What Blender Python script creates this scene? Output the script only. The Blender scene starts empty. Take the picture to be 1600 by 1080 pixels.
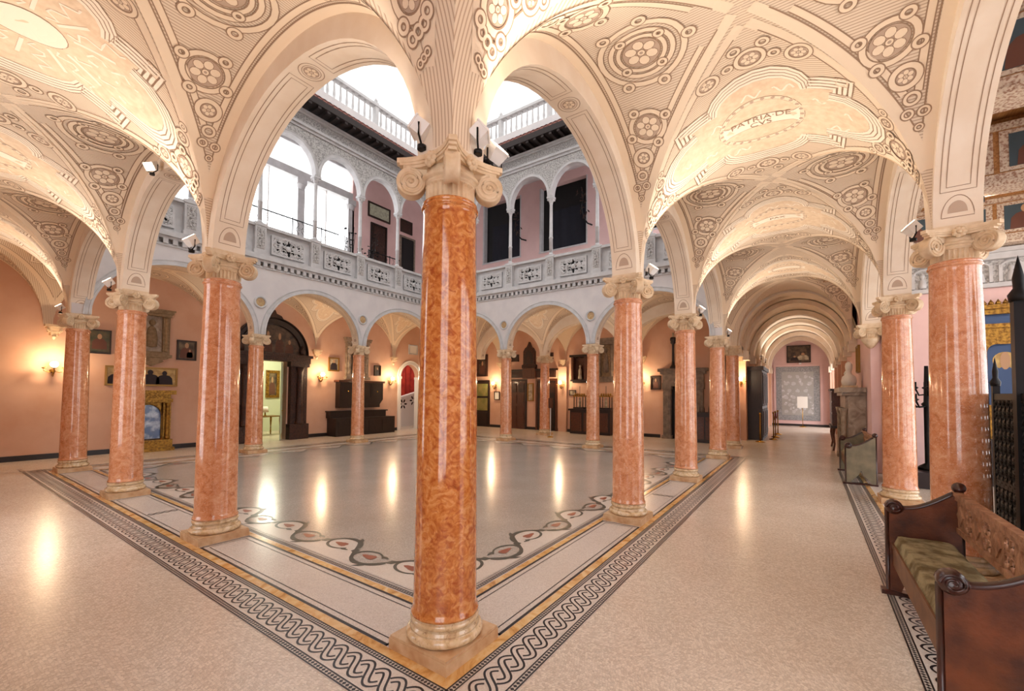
import bpy, math, random
from mathutils import Vector, Matrix
random.seed(7)
R=math.radians; PI=math.pi; sin=math.sin; cos=math.cos
scene=bpy.context.scene; COL=scene.collection
# ------------------------------------------------------------ camera, world, exposure
_yaw,_pit,_rol=0.6074,0.0335,0.0078
_f=Vector((cos(_pit)*cos(_yaw),cos(_pit)*sin(_yaw),sin(_pit)))
_r=Vector((sin(_yaw),-cos(_yaw),0)); _u=_r.cross(_f)
_r2=_r*cos(_rol)+_u*sin(_rol); _u2=_u*cos(_rol)-_r*sin(_rol)
cam=bpy.data.cameras.new('camera'); cam.sensor_width=36; cam.lens=667.03/1600*36; cam.shift_y=53.76/1600; cam.clip_start=.05; cam.clip_end=200
camo=bpy.data.objects.new('camera',cam); COL.objects.link(camo)
camo.matrix_world=Matrix(((_r2.x,_u2.x,-_f.x,-2.1668),(_r2.y,_u2.y,-_f.y,-2.0445),(_r2.z,_u2.z,-_f.z,1.6891),(0,0,0,1)))
scene.camera=camo
world=bpy.data.worlds.new('world'); scene.world=world; world.use_nodes=True
bg=world.node_tree.nodes['Background']; bg.inputs[0].default_value=(.97,.975,1,1); bg.inputs[1].default_value=3.4
scene.view_settings.view_transform='Standard'; scene.view_settings.look='None'; scene.view_settings.gamma=1
scene.view_settings.use_curve_mapping=False; scene.view_settings.exposure=0.45
FLOOD_W=112; SCONCE_W=55

# ------------------------------------------------------------ materials
def lin(c):
    return tuple(((x/255)/12.92 if x<=10 else ((x/255+.055)/1.055)**2.4) for x in c)+(1,)
MATS={}
def node(nt,t,**k):
    n=nt.nodes.new(t)
    for a,b in k.items():
        if a.startswith('i_'): n.inputs[a[2:].replace('_',' ')].default_value=b
        else: setattr(n,a,b)
    return n
def mat(name,c,rough=.6,metal=0,c2=None,scale=6,detail=6,dist=0,lo=.35,hi=.65,bump=0,bscale=40,coat=0,emit=None,estr=0,stretch=None,uv=False,spec=.5):
    m=bpy.data.materials.new(name); m.use_nodes=True; nt=m.node_tree; b=nt.nodes['Principled BSDF']
    b.inputs['Base Color'].default_value=lin(c); b.inputs['Roughness'].default_value=rough; b.inputs['Metallic'].default_value=metal
    b.inputs['Coat Weight'].default_value=coat; b.inputs['Specular IOR Level'].default_value=spec
    if coat: b.inputs['Coat Roughness'].default_value=.08
    if emit: b.inputs['Emission Color'].default_value=lin(emit); b.inputs['Emission Strength'].default_value=estr
    if c2 or bump:
        tc=node(nt,'ShaderNodeTexCoord'); src=tc.outputs['UV' if uv else 'Object']
        if stretch:
            mp=node(nt,'ShaderNodeMapping'); mp.inputs['Scale'].default_value=stretch; nt.links.new(src,mp.inputs[0]); src=mp.outputs[0]
    if c2:
        n=node(nt,'ShaderNodeTexNoise'); n.inputs['Scale'].default_value=scale; n.inputs['Detail'].default_value=detail; n.inputs['Distortion'].default_value=dist
        nt.links.new(src,n.inputs['Vector'])
        cr=node(nt,'ShaderNodeValToRGB'); cr.color_ramp.elements[0].position=lo; cr.color_ramp.elements[1].position=hi
        cr.color_ramp.elements[0].color=lin(c); cr.color_ramp.elements[1].color=lin(c2)
        nt.links.new(n.outputs['Fac'],cr.inputs[0]); nt.links.new(cr.outputs[0],b.inputs['Base Color'])
    if bump:
        n=node(nt,'ShaderNodeTexNoise'); n.inputs['Scale'].default_value=bscale; n.inputs['Detail'].default_value=4
        nt.links.new(src,n.inputs['Vector'])
        bp=node(nt,'ShaderNodeBump'); bp.inputs['Strength'].default_value=bump; bp.inputs['Distance'].default_value=.02
        nt.links.new(n.outputs['Fac'],bp.inputs['Height']); nt.links.new(bp.outputs[0],b.inputs['Normal'])
    MATS[name]=m; return m
def marble(name,cols,scale,dist,rough=.12,fine=None):
    m=bpy.data.materials.new(name); m.use_nodes=True; nt=m.node_tree; b=nt.nodes['Principled BSDF']
    tc=node(nt,'ShaderNodeTexCoord'); oi=node(nt,'ShaderNodeObjectInfo')
    ad=node(nt,'ShaderNodeVectorMath',operation='ADD'); sc=node(nt,'ShaderNodeVectorMath',operation='SCALE'); sc.inputs[3].default_value=.37
    nt.links.new(oi.outputs['Location'],sc.inputs[0]); nt.links.new(tc.outputs['Object'],ad.inputs[0]); nt.links.new(sc.outputs[0],ad.inputs[1])
    n=node(nt,'ShaderNodeTexNoise'); n.inputs['Scale'].default_value=scale; n.inputs['Detail'].default_value=9; n.inputs['Roughness'].default_value=.62; n.inputs['Distortion'].default_value=dist
    nt.links.new(ad.outputs[0],n.inputs['Vector'])
    cr=node(nt,'ShaderNodeValToRGB'); els=cr.color_ramp.elements
    els[0].position=cols[0][0]; els[0].color=lin(cols[0][1]); els[1].position=cols[-1][0]; els[1].color=lin(cols[-1][1])
    for p,c in cols[1:-1]:
        e=els.new(p); e.color=lin(c)
    nt.links.new(n.outputs['Fac'],cr.inputs[0]); out=cr.outputs[0]
    if fine:
        v=node(nt,'ShaderNodeTexNoise'); v.inputs['Scale'].default_value=fine[0]; v.inputs['Detail'].default_value=5; v.inputs['Distortion'].default_value=1.5
        nt.links.new(ad.outputs[0],v.inputs['Vector'])
        r2=node(nt,'ShaderNodeValToRGB'); r2.color_ramp.elements[0].position=fine[2]; r2.color_ramp.elements[0].color=(0,0,0,1); r2.color_ramp.elements[1].position=fine[3]; r2.color_ramp.elements[1].color=(fine[4],)*3+(1,)
        nt.links.new(v.outputs['Fac'],r2.inputs[0])
        mx=node(nt,'ShaderNodeMix',data_type='RGBA'); nt.links.new(r2.outputs[0],mx.inputs[0]); nt.links.new(out,mx.inputs[6]); mx.inputs[7].default_value=lin(fine[1]); out=mx.outputs[2]
    nt.links.new(out,b.inputs['Base Color']); b.inputs['Roughness'].default_value=rough; b.inputs['Coat Weight'].default_value=.5; b.inputs['Coat Roughness'].default_value=.06
    MATS[name]=m; return m
marble('marble_warmlit',[(.26,(138,66,26)),(.42,(180,102,46)),(.52,(198,124,62)),(.64,(214,150,92)),(.78,(190,112,60))],13,1.6,.12,(17,(150,58,22),.52,.68,.7))  # warm light on the nearest column put into the tint; veins its own
marble('marble_red',[(.25,(172,98,56)),(.45,(206,134,90)),(.58,(218,154,114)),(.76,(230,182,148))],11,.8,.14,(70,(240,210,186),.54,.7,.6))
marble('marble_yellow',[(.3,(176,138,96)),(.45,(212,182,140)),(.6,(228,204,170)),(.75,(212,180,142))],6,2,.18,(30,(120,74,40),.62,.7,.6))
marble('marble_border',[(.3,(176,120,62)),(.45,(214,164,96)),(.6,(226,190,134)),(.75,(226,200,170))],3.5,2.2,.2)
mat('plinth_stone',(214,182,144),.45,c2=(190,146,104),scale=9,bump=.12,bscale=60)
mat('cream',(238,224,206),.75,c2=(230,212,190),scale=3)
mat('stone',(228,206,176),.7,c2=(214,186,150),scale=14,bump=.1,bscale=80)
mat('stone_dark',(150,128,100),.75,c2=(126,104,78),scale=14,bump=.2,bscale=60)
mat('ornament_cream',(236,216,190),.75)
mat('ornament_line',(156,128,104),.8)
mat('ornament_disc',(188,164,144),.8)
mat('ornament_light',(246,232,212),.7)
mat('pink_plaster',(214,174,150),.8,c2=(206,162,136),scale=1.6,bump=.03,bscale=30)
mat('pink_pale',(228,194,190),.8,c2=(220,184,180),scale=1.6)
mat('court_plaster',(214,209,208),.8,c2=(204,199,200),scale=2.2)
mat('court_stone',(200,199,200),.75,c2=(186,185,186),scale=5,bump=.1,bscale=45)
mat('carved_stone',(194,192,190),.8,c2=(140,137,136),scale=26,lo=.4,hi=.62,bump=.9,bscale=34)
mat('black_base',(30,24,26),.4)
mat('dark_wood',(40,22,16),.4,c2=(24,12,10),scale=5,stretch=(8,8,1),bump=.1)
mat('brown_wood',(92,46,24),.38,c2=(60,28,16),scale=4,stretch=(1,8,8),bump=.08,coat=.2)
mat('carved_wood',(70,36,22),.5,c2=(34,16,10),scale=22,bump=.9,bscale=30)
mat('iron',(14,13,16),.5,metal=.4)
mat('gilt',(176,132,54),.35,metal=.7,c2=(110,76,30),scale=20,bump=.4,bscale=40)
mat('brass',(190,150,70),.25,metal=1)
mat('white_paint',(236,234,230),.5)
mat('roof_tile',(150,96,84),.7,c2=(116,66,58),scale=8)
mat('eave_wood',(34,20,18),.7)
mat('lamp_white',(240,238,236),.4)
mat('bulb',(255,240,210),.4,emit=(255,222,170),estr=22)
mat('flood_lens',(255,240,220),.3,emit=(255,232,200),estr=10)
mat('mosaic_black',(38,32,34),.3)
mat('mosaic_cream',(218,208,198),.28,c2=(202,188,176),scale=90,lo=.3,hi=.7)
mat('mosaic_red',(150,84,62),.3)
mat('mosaic_green',(72,72,64),.3)
def floor_mat(name,c1,c2,c3,cell,rough):
    m=bpy.data.materials.new(name); m.use_nodes=True; nt=m.node_tree; b=nt.nodes['Principled BSDF']
    tc=node(nt,'ShaderNodeTexCoord'); nz=node(nt,'ShaderNodeTexNoise'); nz.inputs['Scale'].default_value=1.1; nz.inputs['Detail'].default_value=4
    nt.links.new(tc.outputs['Object'],nz.inputs['Vector'])
    mx=node(nt,'ShaderNodeMix',data_type='RGBA'); mx.inputs[6].default_value=lin(c1); mx.inputs[7].default_value=lin(c2)
    rmp=node(nt,'ShaderNodeMapRange'); rmp.inputs[1].default_value=.35; rmp.inputs[2].default_value=.65
    nt.links.new(nz.outputs['Fac'],rmp.inputs[0]); nt.links.new(rmp.outputs[0],mx.inputs[0])
    # fan-laid tesserae: rows bent by a sine
    sp=node(nt,'ShaderNodeSeparateXYZ'); nt.links.new(tc.outputs['Object'],sp.inputs[0])
    wv=node(nt,'ShaderNodeMath',operation='SINE'); ml=node(nt,'ShaderNodeMath',operation='MULTIPLY'); ml.inputs[1].default_value=9.0
    nt.links.new(sp.outputs['X'],ml.inputs[0]); nt.links.new(ml.outputs[0],wv.inputs[0])
    m2=node(nt,'ShaderNodeMath',operation='MULTIPLY_ADD'); m2.inputs[1].default_value=.05; nt.links.new(wv.outputs[0],m2.inputs[0]); nt.links.new(sp.outputs['Y'],m2.inputs[2])
    cb=node(nt,'ShaderNodeCombineXYZ'); nt.links.new(sp.outputs['X'],cb.inputs[0]); nt.links.new(m2.outputs[0],cb.inputs[1])
    vo=node(nt,'ShaderNodeTexVoronoi'); vo.inputs['Scale'].default_value=cell; vo.inputs['Randomness'].default_value=.55; vo.feature='F1'; nt.links.new(cb.outputs[0],vo.inputs['Vector'])
    hs=node(nt,'ShaderNodeSeparateColor'); nt.links.new(vo.outputs['Color'],hs.inputs[0])
    r2=node(nt,'ShaderNodeMapRange'); r2.inputs[3].default_value=0; r2.inputs[4].default_value=.5; nt.links.new(hs.outputs[0],r2.inputs[0])
    mx2=node(nt,'ShaderNodeMix',data_type='RGBA'); nt.links.new(r2.outputs[0],mx2.inputs[0]); nt.links.new(mx.outputs[2],mx2.inputs[6]); mx2.inputs[7].default_value=lin(c3)
    ve=node(nt,'ShaderNodeTexVoronoi'); ve.inputs['Scale'].default_value=cell; ve.inputs['Randomness'].default_value=.55; ve.feature='DISTANCE_TO_EDGE'; nt.links.new(cb.outputs[0],ve.inputs['Vector'])
    r3=node(nt,'ShaderNodeMapRange'); r3.inputs[1].default_value=.0; r3.inputs[2].default_value=.12; r3.inputs[3].default_value=.5; r3.inputs[4].default_value=0; nt.links.new(ve.outputs['Distance'],r3.inputs[0])
    mx3=node(nt,'ShaderNodeMix',data_type='RGBA'); nt.links.new(r3.outputs[0],mx3.inputs[0]); nt.links.new(mx2.outputs[2],mx3.inputs[6]); mx3.inputs[7].default_value=lin(tuple(x*.72 for x in c2))
    nt.links.new(mx3.outputs[2],b.inputs['Base Color']); b.inputs['Roughness'].default_value=rough
    MATS[name]=m
floor_mat('floor_mosaic',(232,220,205),(222,208,191),(172,150,130),58,.25)
floor_mat('floor_terrazzo',(198,188,178),(186,176,166),(140,130,122),95,.2)
floor_mat('floor_panel',(222,212,204),(214,202,192),(192,176,164),90,.26)
def hatch_mat(name,base,line,freq,axis,width=.3):
    m=bpy.data.materials.new(name); m.use_nodes=True; nt=m.node_tree; b=nt.nodes['Principled BSDF']
    uv=node(nt,'ShaderNodeTexCoord'); sp=node(nt,'ShaderNodeSeparateXYZ'); nt.links.new(uv.outputs['UV'],sp.inputs[0])
    ml=node(nt,'ShaderNodeMath',operation='MULTIPLY'); ml.inputs[1].default_value=freq; nt.links.new(sp.outputs[axis],ml.inputs[0])
    fr=node(nt,'ShaderNodeMath',operation='FRACT'); nt.links.new(ml.outputs[0],fr.inputs[0])
    lt=node(nt,'ShaderNodeMath',operation='LESS_THAN'); lt.inputs[1].default_value=width; nt.links.new(fr.outputs[0],lt.inputs[0])
    mx=node(nt,'ShaderNodeMix',data_type='RGBA'); nt.links.new(lt.outputs[0],mx.inputs[0]); mx.inputs[6].default_value=lin(base); mx.inputs[7].default_value=lin(line)
    nt.links.new(mx.outputs[2],b.inputs['Base Color']); b.inputs['Roughness'].default_value=.8
    MATS[name]=m
hatch_mat('hatch_lunette',(226,208,186),(188,164,140),36,0,.34)
hatch_mat('hatch_diamond',(230,212,188),(194,168,142),34,1,.34)
mat('hatch_cartouche',(234,212,184),.8,c2=(222,196,166),scale=14)

# ------------------------------------------------------------ mesh helpers
class MB:
    def __init__(s): s.v=[]; s.f=[]; s.m=[]; s.s=[]; s.uv=None
    def add(s,vs,fs,m=0,sm=False):
        o=len(s.v); s.v.extend([tuple(p) for p in vs])
        for f in fs: s.f.append(tuple(i+o for i in f)); s.m.append(m); s.s.append(sm)
        return s
    def box(s,x0,x1,y0,y1,z0,z1,m=0,T=None):
        vs=[(x,y,z) for z in (z0,z1) for y in (y0,y1) for x in (x0,x1)]
        if T: vs=[T(p) for p in vs]
        return s.add(vs,[(0,2,3,1),(4,5,7,6),(0,1,5,4),(2,6,7,3),(0,4,6,2),(1,3,7,5)],m)
    def cbox(s,cx,cy,cz,sx,sy,sz,m=0,T=None): return s.box(cx-sx/2,cx+sx/2,cy-sy/2,cy+sy/2,cz-sz/2,cz+sz/2,m,T)
    def lathe(s,prof,n=32,c=(0,0,0),m=0,sm=True,flute=None,T=None,cap=True):
        vs=[]
        for r,z in prof:
            for i in range(n):
                a=2*PI*i/n; rr=r
                if flute and flute[1]<=z<=flute[2]: rr=r-(flute[3] if i%2 else 0)
                vs.append((c[0]+rr*cos(a),c[1]+rr*sin(a),c[2]+z))
        k=len(prof); fs=[(j*n+i,j*n+(i+1)%n,(j+1)*n+(i+1)%n,(j+1)*n+i) for j in range(k-1) for i in range(n)]
        if T: vs=[T(p) for p in vs]
        s.add(vs,fs,m,sm)
        if cap:
            o=len(s.v)-len(vs)
            s.f.append(tuple(o+i for i in range(n))[::-1]); s.m.append(m); s.s.append(False)
            s.f.append(tuple(o+(k-1)*n+i for i in range(n))); s.m.append(m); s.s.append(False)
        return s
    def tube(s,path,r,n=6,m=0,closed=False,sm=True):
        P=[Vector(p) for p in path]; k=len(P); vs=[]; rr=r if isinstance(r,(list,tuple)) else [r]*k
        up=Vector((0,0,1))
        for i,p in enumerate(P):
            a=P[(i-1)%k] if closed or i>0 else p; b=P[(i+1)%k] if closed or i<k-1 else p
            t=(b-a)
            t=t.normalized() if t.length>1e-9 else up
            x=t.cross(up if abs(t.dot(up))<.95 else Vector((1,0,0))).normalized(); y=t.cross(x)
            for j in range(n):
                q=2*PI*j/n; vs.append(p+(x*cos(q)+y*sin(q))*rr[i])
        K=k if closed else k-1
        fs=[(i*n+j,i*n+(j+1)%n,((i+1)%k)*n+(j+1)%n,((i+1)%k)*n+j) for i in range(K) for j in range(n)]
        if not closed: fs+= [tuple(range(n)),tuple((k-1)*n+j for j in range(n))[::-1]]
        return s.add(vs,fs,m,sm)
    def strip(s,A,B,m=0,sm=False,closed=False):
        n=len(A); fs=[(i,(i+1)%n,n+(i+1)%n,n+i) for i in range(n if closed else n-1)]
        return s.add(list(A)+list(B),fs,m,sm)
    def grid(s,rows,m=0,sm=True):
        w=len(rows[0]); vs=[p for r in rows for p in r]
        return s.add(vs,[(j*w+i,j*w+i+1,(j+1)*w+i+1,(j+1)*w+i) for j in range(len(rows)-1) for i in range(w-1)],m,sm)
    def prism(s,poly,z0,z1,m=0,T=None,sm=False):
        n=len(poly); vs=[(x,y,z0) for x,y in poly]+[(x,y,z1) for x,y in poly]
        if T: vs=[T(p) for p in vs]
        return s.add(vs,[tuple(range(n))[::-1],tuple(range(n,2*n))]+[(i,(i+1)%n,n+(i+1)%n,n+i) for i in range(n)],m,sm)
    def mesh(s,name,mats):
        me=bpy.data.meshes.new(name); me.from_pydata(s.v,[],s.f)
        for m in ([mats] if isinstance(mats,str) else mats): me.materials.append(MATS[m])
        me.polygons.foreach_set('material_index',s.m); me.polygons.foreach_set('use_smooth',s.s)
        if s.uv:
            l=me.uv_layers.new(name='UVMap'); fl=[]
            for f in s.f:
                for i in f: fl.extend(s.uv[i])
            l.data.foreach_set('uv',fl)
        me.update(); return me
    def obj(s,name,mats,parent=None,loc=None,rz=0,fix=True):
        me=s.mesh(name,mats); return inst(me,name,parent,loc,rz)
def inst(me,name,parent=None,loc=None,rz=0):
    o=bpy.data.objects.new(name,me); COL.objects.link(o)
    if parent: o.parent=parent
    if loc: o.location=loc
    if rz: o.rotation_euler.z=rz
    return o
def tag(o,label,cat,group=None,kind=None):
    o['label']=label; o['category']=cat
    if group: o['group']=group
    if kind: o['kind']=kind
    return o
def thing(name,label,cat,loc=(0,0,0),rz=0,group=None,kind=None):
    o=bpy.data.objects.new(name,None); COL.objects.link(o); o.location=loc; o.rotation_euler.z=rz; o.empty_display_size=.2
    return tag(o,label,cat,group,kind)
def struct(name,label,cat): return thing(name,label,cat,kind='structure')

# ------------------------------------------------------------ plan
XS=[0,3.58,6.93,10.61]; YS=[0,3.66,7.09,10.755]
TH=.17; ZS=3.33; ACR=4.76; VCR=4.97; PH=.258
GY=-3.227                       # right gallery outer column row
DX=[3.68,7.04]; EX=13.4
YW=13.45; XW=15.3               # far walls
ZSL=5.25
# ------------------------------------------------------------ floor
floor=struct('floor','pale mosaic floor with dark guilloche borders around a grey terrazzo court','floor')
mb=MB()
def rect(mb,x0,x1,y0,y1,z,m=0): mb.add([(x0,y0,z),(x1,y0,z),(x1,y1,z),(x0,y1,z)],[(0,1,2,3)],m)
mb.box(-6,30,-14,18,-.2,0); mb.obj('mosaic_ground','floor_mosaic',floor)
mb=MB(); rect(mb,.2,XS[3]-.2,.2,YS[3]-.2,.002); mb.obj('court_terrazzo','floor_terrazzo',floor)
# local frame of each side: (along t, outward o) -> world
SIDES=[(lambda t,o,z:(t,-o,z),0,XS[3],XS),(lambda t,o,z:(-o,t,z),0,YS[3],YS),(lambda t,o,z:(t,YS[3]+o,z),0,XS[3],XS),(lambda t,o,z:(XS[3]+o,t,z),0,YS[3],YS)]
def line(mb,F,o0,o1,t0,t1,z,m=0,miter=None):
    # miter: extend with offset at both ends
    a0,a1,b0,b1=t0,t0,t1,t1
    if miter: a0,a1,b0,b1=t0-o0,t0-o1,t1+o0,t1+o1
    mb.add([F(a0,o0,z),F(b0,o0,z),F(b1,o1,z),F(a1,o1,z)],[(0,1,2,3)],m)
def guilloche(mb,F,oc,amp,t0,t1,per,z,detail=8,w=.006):
    n=int((t1-t0)/per); per=(t1-t0)/n
    for ph in (0,PI):
        for off in (-.019,.019):
            L=[];Rr=[]
            for i in range(n*detail+1):
                t=t0+per*i/detail; a=PI*i/detail+ph
                d=amp*sin(a); dd=amp*PI/per*cos(a); q=math.hypot(1,dd); nx,ny=-dd/q,1/q
                # over/under: skip the strand that passes below at each crossing
                c=(t+nx*off,oc+d+ny*off)
                L.append((c[0]-nx*w,c[1]-ny*w)); Rr.append((c[0]+nx*w,c[1]+ny*w))
            for i in range(n*detail):
                k=(i/detail)
                near=round(k); under=(near%2==0)==(ph==0)
                if under and abs(k+.5/detail-near)<.135: continue
                mb.add([F(*L[i],z),F(*L[i+1],z),F(*Rr[i+1],z),F(*Rr[i],z)],[(0,1,2,3)],0)
def checker(mb,F,o0,o1,t0,t1,z,step,miter=True):
    line(mb,F,o0,o0+.010,t0,t1,z,0,miter); line(mb,F,o1-.010,o1,t0,t1,z,0,miter)
    n=int((t1-t0)/step); w=(o1-o0-.02)/2; oc=(o0+o1)/2
    for i in range(n):
        t=t0+(i+.5)*step
        mb.add([F(t-step*.42,oc,z),F(t,oc-w,z),F(t+step*.42,oc,z),F(t,oc+w,z)],[(0,1,2,3)],0)
for k,(F,t0,t1,TS) in enumerate(SIDES):
    near=k<2
    mb=MB(); line(mb,F,.325,.66,t0,t1,.0015,0,True); mb.obj('border_ground','mosaic_cream',floor)
    mb=MB(); line(mb,F,-.42,.26,t0,t1,.003,0,True); mb.obj('panel_ground','floor_panel',floor)
    # vine ground with scalloped inner edge
    mb=MB(); top=[];bot=[]; N=int((t1-t0-.8)/1.135*16)
    for i in range(N+1):
        t=.42+(t1-t0-.84)*i/N; a=2*PI*(t-t0)/1.135
        top.append(F(t,-.42,.0035)); bot.append(F(t,-.69-.215*sin(2*PI*(t-(t0+t1)/2+int((t1-t0-.9)/1.135)*1.135/2)/1.135),.0035))
    mb.strip(top,bot); mb.obj('vine_ground','mosaic_cream',floor)
    mb=MB(); mb2=MB()
    checker(mb,F,.325,.375,t0-.325,t1+.325,.003,.026); checker(mb,F,.605,.655,t0-.6,t1+.6,.003,.03)
    guilloche(mb,F,.49,.068,t0-.55,t1+.55,.14 if near else .16,.003,14 if near else 6,.0072)
    for sgn in (1,-1):
        for i in range(3):
            a,b=TS[i]+PH+.03,TS[i+1]-PH-.03
            line(mb,F,sgn*.228,sgn*.252,a,b,.0045); line(mb,F,sgn*.176,sgn*.185,a+.06,b-.06,.0045)
    for i in range(3):
        a,b=TS[i]+PH+.03,TS[i+1]-PH-.03
        for q in (a+.06,b-.069): line(mb,F,-.185,.185,q,q+.009,.0045)
        for q in (a,b-.02): line(mb,F,-.252,.252,q,q+.02,.0045)
        if i==1:   # braided medallion in the middle panel
            c=(TS[1]+TS[2])/2
            for ph in (0,PI):
                A=[];B=[]
                for j in range(25):
                    o=-.17+.34*j/24; d=.045*sin(j/24*4*PI+ph)
                    A.append(F(c+d-.012,o,.005)); B.append(F(c+d+.012,o,.005))
                mb.strip(A,B)
    checker(mb,F,-.375,-.33,t0+.36,t1-.36,.0045,.03,False); line(mb,F,-.40,-.393,t0+.4,t1-.4,.0045)
    mb.obj('border_lines','mosaic_black',floor)
    # vine scroll
    P=1.135; n=int((t1-t0-.9)/P); st=(t0+t1)/2-n*P/2
    mg=MB(); mr=MB(); ml=MB()
    def rib(m_,pts,ws,z):
        L=[];Q=[]
        for i,(a,b) in enumerate(pts):
            p=pts[max(i-1,0)]; q=pts[min(i+1,len(pts)-1)]; dx,dy=q[0]-p[0],q[1]-p[1]; h=math.hypot(dx,dy) or 1
            w=ws(i/(len(pts)-1)); L.append(F(a-dy/h*w,b+dx/h*w,z)); Q.append(F(a+dy/h*w,b-dx/h*w,z))
        m_.strip(L,Q)
    for i in range(n*2):
        c=st+P*(i+.5)/2; sg=1 if i%2==0 else -1     # lobe of the wave: sg=1 bulges towards the court
        oc=-.69-sg*.03; pts=[]
        for j in range(33):
            u=j/32; a=PI*.98-u*5.6; q=1-.42*u
            pts.append((c+cos(a)*.26*q,oc-sg*(sin(a)*.185*q)))
        rib(mg,pts,lambda u:.020*(1-u)**.7+.007,.0052)
        e=pts[-1]; rib(mg,[e,(e[0]-.03,e[1]+sg*.02),(e[0]-.09,e[1]+sg*.01)],lambda u:.006+.03*(1-u),.0056)
        e=pts[6]; rib(mg,[e,(e[0]+.02,e[1]-sg*.05),(e[0]+.07,e[1]-sg*.09)],lambda u:.04*(1-u)+.003,.0056)
        e=pts[0]; rib(mg,[(e[0]-.10,e[1]+sg*.10),(e[0]-.04,e[1]+sg*.05),e],lambda u:.004+.045*(1-abs(u-.5)*2),.0056)
        fl=[]
        for j in range(12):
            a=2*PI*j/12; r_=1+.22*cos(3*a); fl.append(F(c+.095*r_*cos(a),oc+.045*r_*sin(a),.0056))
        mr.add(fl,[tuple(range(12))])
    for i in range(n):
        pts=[(st+P*(i+j/24),-.69-.215*sin(2*PI*j/24)) for j in range(25)]
        rib(mg,pts,lambda u:.015,.005)
    mg.obj('vine_scroll','mosaic_green',floor); mr.obj('vine_flower','mosaic_red',floor)
# gallery-edge band along the outer row
mb=MB(); F=lambda t,o,z:(t,GY+o,z)
g=MB(); line(g,F,-.35,.655,-3,10.2,.0015); g.obj('border_ground','mosaic_cream',floor)
checker(mb,F,.605,.655,-3,10.2,.003,.03,False); checker(mb,F,.325,.375,-3,10.2,.003,.026,False)
guilloche(mb,F,.49,.068,-3,10.2,.14,.003,12,.0072); mb.obj('border_lines','mosaic_black',floor)
# marble border slabs, each a piece
rnd=random.Random(3)
slabs={}
def slab(F,o0,o1,a,b,a2=None,b2=None):
    m_=MB(); z=.004+rnd.random()*.0008
    m_.add([F(a,o0,z),F(b,o0,z),F(b2 if b2 is not None else b,o1,z),F(a2 if a2 is not None else a,o1,z),
            F(a,o0,-.01),F(b,o0,-.01),F(b2 if b2 is not None else b,o1,-.01),F(a2 if a2 is not None else a,o1,-.01)],
           [(0,1,2,3),(0,4,5,1),(1,5,6,2),(2,6,7,3),(3,7,4,0)]); m_.obj('marble_slab','marble_border',floor)
for k,(F,t0,t1,TS) in enumerate(SIDES):
    n=15
    for i in range(n):
        a=t0-.255+(t1-t0+.51)*i/n; b=t0-.255+(t1-t0+.51)*(i+1)/n
        slab(F,.255,.325,a+.001,b-.001,a-.07 if i==0 else a+.001,b+.07 if i==n-1 else b-.001)
    for i in range(12):
        a=t0+.255+(t1-t0-.51)*i/12; b=t0+.255+(t1-t0-.51)*(i+1)/12
        slab(F,-.255,-.315,a+.001,b-.001)
F=lambda t,o,z:(t,GY+o,z)
for i in range(18): slab(F,.255,.325,-3+13.2*i/18,-3+13.2*(i+1)/18-.002)

# ------------------------------------------------------------ columns
def sq(h,z0,z1,mb,m=0): mb.box(-h,h,-h,h,z0,z1,m)
m=MB(); sq(PH,0,.075,m); m.box(-PH+.006,PH-.006,-PH+.006,PH-.006,.075,.09); PLINTH=m.mesh('plinth','plinth_stone')
def torus_prof(r,z0,z1,b,n=7): 
    zc=(z0+z1)/2; h=(z1-z0)/2
    return [(r+b*cos(-PI/2+PI*i/n),zc+h*sin(-PI/2+PI*i/n)) for i in range(n+1)]
prof=torus_prof(.225,.09,.15,.03)+[(.228,.152),(.226,.162),(.215,.172),(.213,.182)]+[(.222,.186)]+torus_prof(.212,.19,.232,.018)+[(.216,.236),(.214,.244)]
m=MB(); m.lathe(prof,48); BASE=m.mesh('base','marble_yellow')
sp=[(.228,.244),(.226,.258),(.216,.275),(.211,.30)]+[(.211-.029*(t/10)**1.6,.30+2.60*t/10) for t in range(1,11)]
sp+=[(.183,2.925),(.188,2.94)]+torus_prof(.184,2.942,2.972,.014,5)+[(.189,2.976),(.189,2.992),(.18,3.0)]
SHAFTS={}
for k in ('marble_warmlit','marble_red'):
    m=MB(); m.lathe(sp,56); SHAFTS[k]=m.mesh('shaft',k)
# capital: fluted neck, echinus, abacus with concave sides
m=MB(); NF=30; rows_=[]
for z_,r_,d_ in ((3.0,.166,0),(3.008,.168,0),(3.014,.168,.016),(3.1,.17,.016),(3.108,.171,0),(3.115,.172,0)):
    rows_.append([((r_-d_*(0,.8,1,1,.8)[i%5])*cos(2*PI*i/(NF*5)),(r_-d_*(0,.8,1,1,.8)[i%5])*sin(2*PI*i/(NF*5)),z_) for i in range(NF*5+1)])
m.grid(rows_,0,False); m.lathe([(.168,3.112),(.178,3.12),(.182,3.128),(.176,3.136)]+torus_prof(.17,3.138,3.17,.032,5)+[(.17,3.18),(.165,3.235)],40); NECK=m.mesh('neck','stone')
def abacus_poly(a,c,n=8):
    P=[]
    for q in range(4):
        A=R(45+90*q); k0=Vector((cos(A),sin(A)))*a*1.414; k1=Vector((cos(A+PI/2),sin(A+PI/2)))*a*1.414
        t=(k1-k0).normalized(); nn=Vector((t.y,-t.x))
        p0=k0+t*.035; p1=k1-t*.035
        for i in range(n+1):
            u=i/n; p=p0.lerp(p1,u)-nn*c*4*u*(1-u); P.append((p.x,p.y))
    return P
m=MB(); m.prism(abacus_poly(.245,.07),3.225,3.245); m.prism(abacus_poly(.262,.075),3.245,3.262); m.prism(abacus_poly(.275,.08),3.262,3.295); m.box(-.165,.165,-.165,.165,3.295,3.332); ABACUS=m.mesh('abacus','stone')
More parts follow.
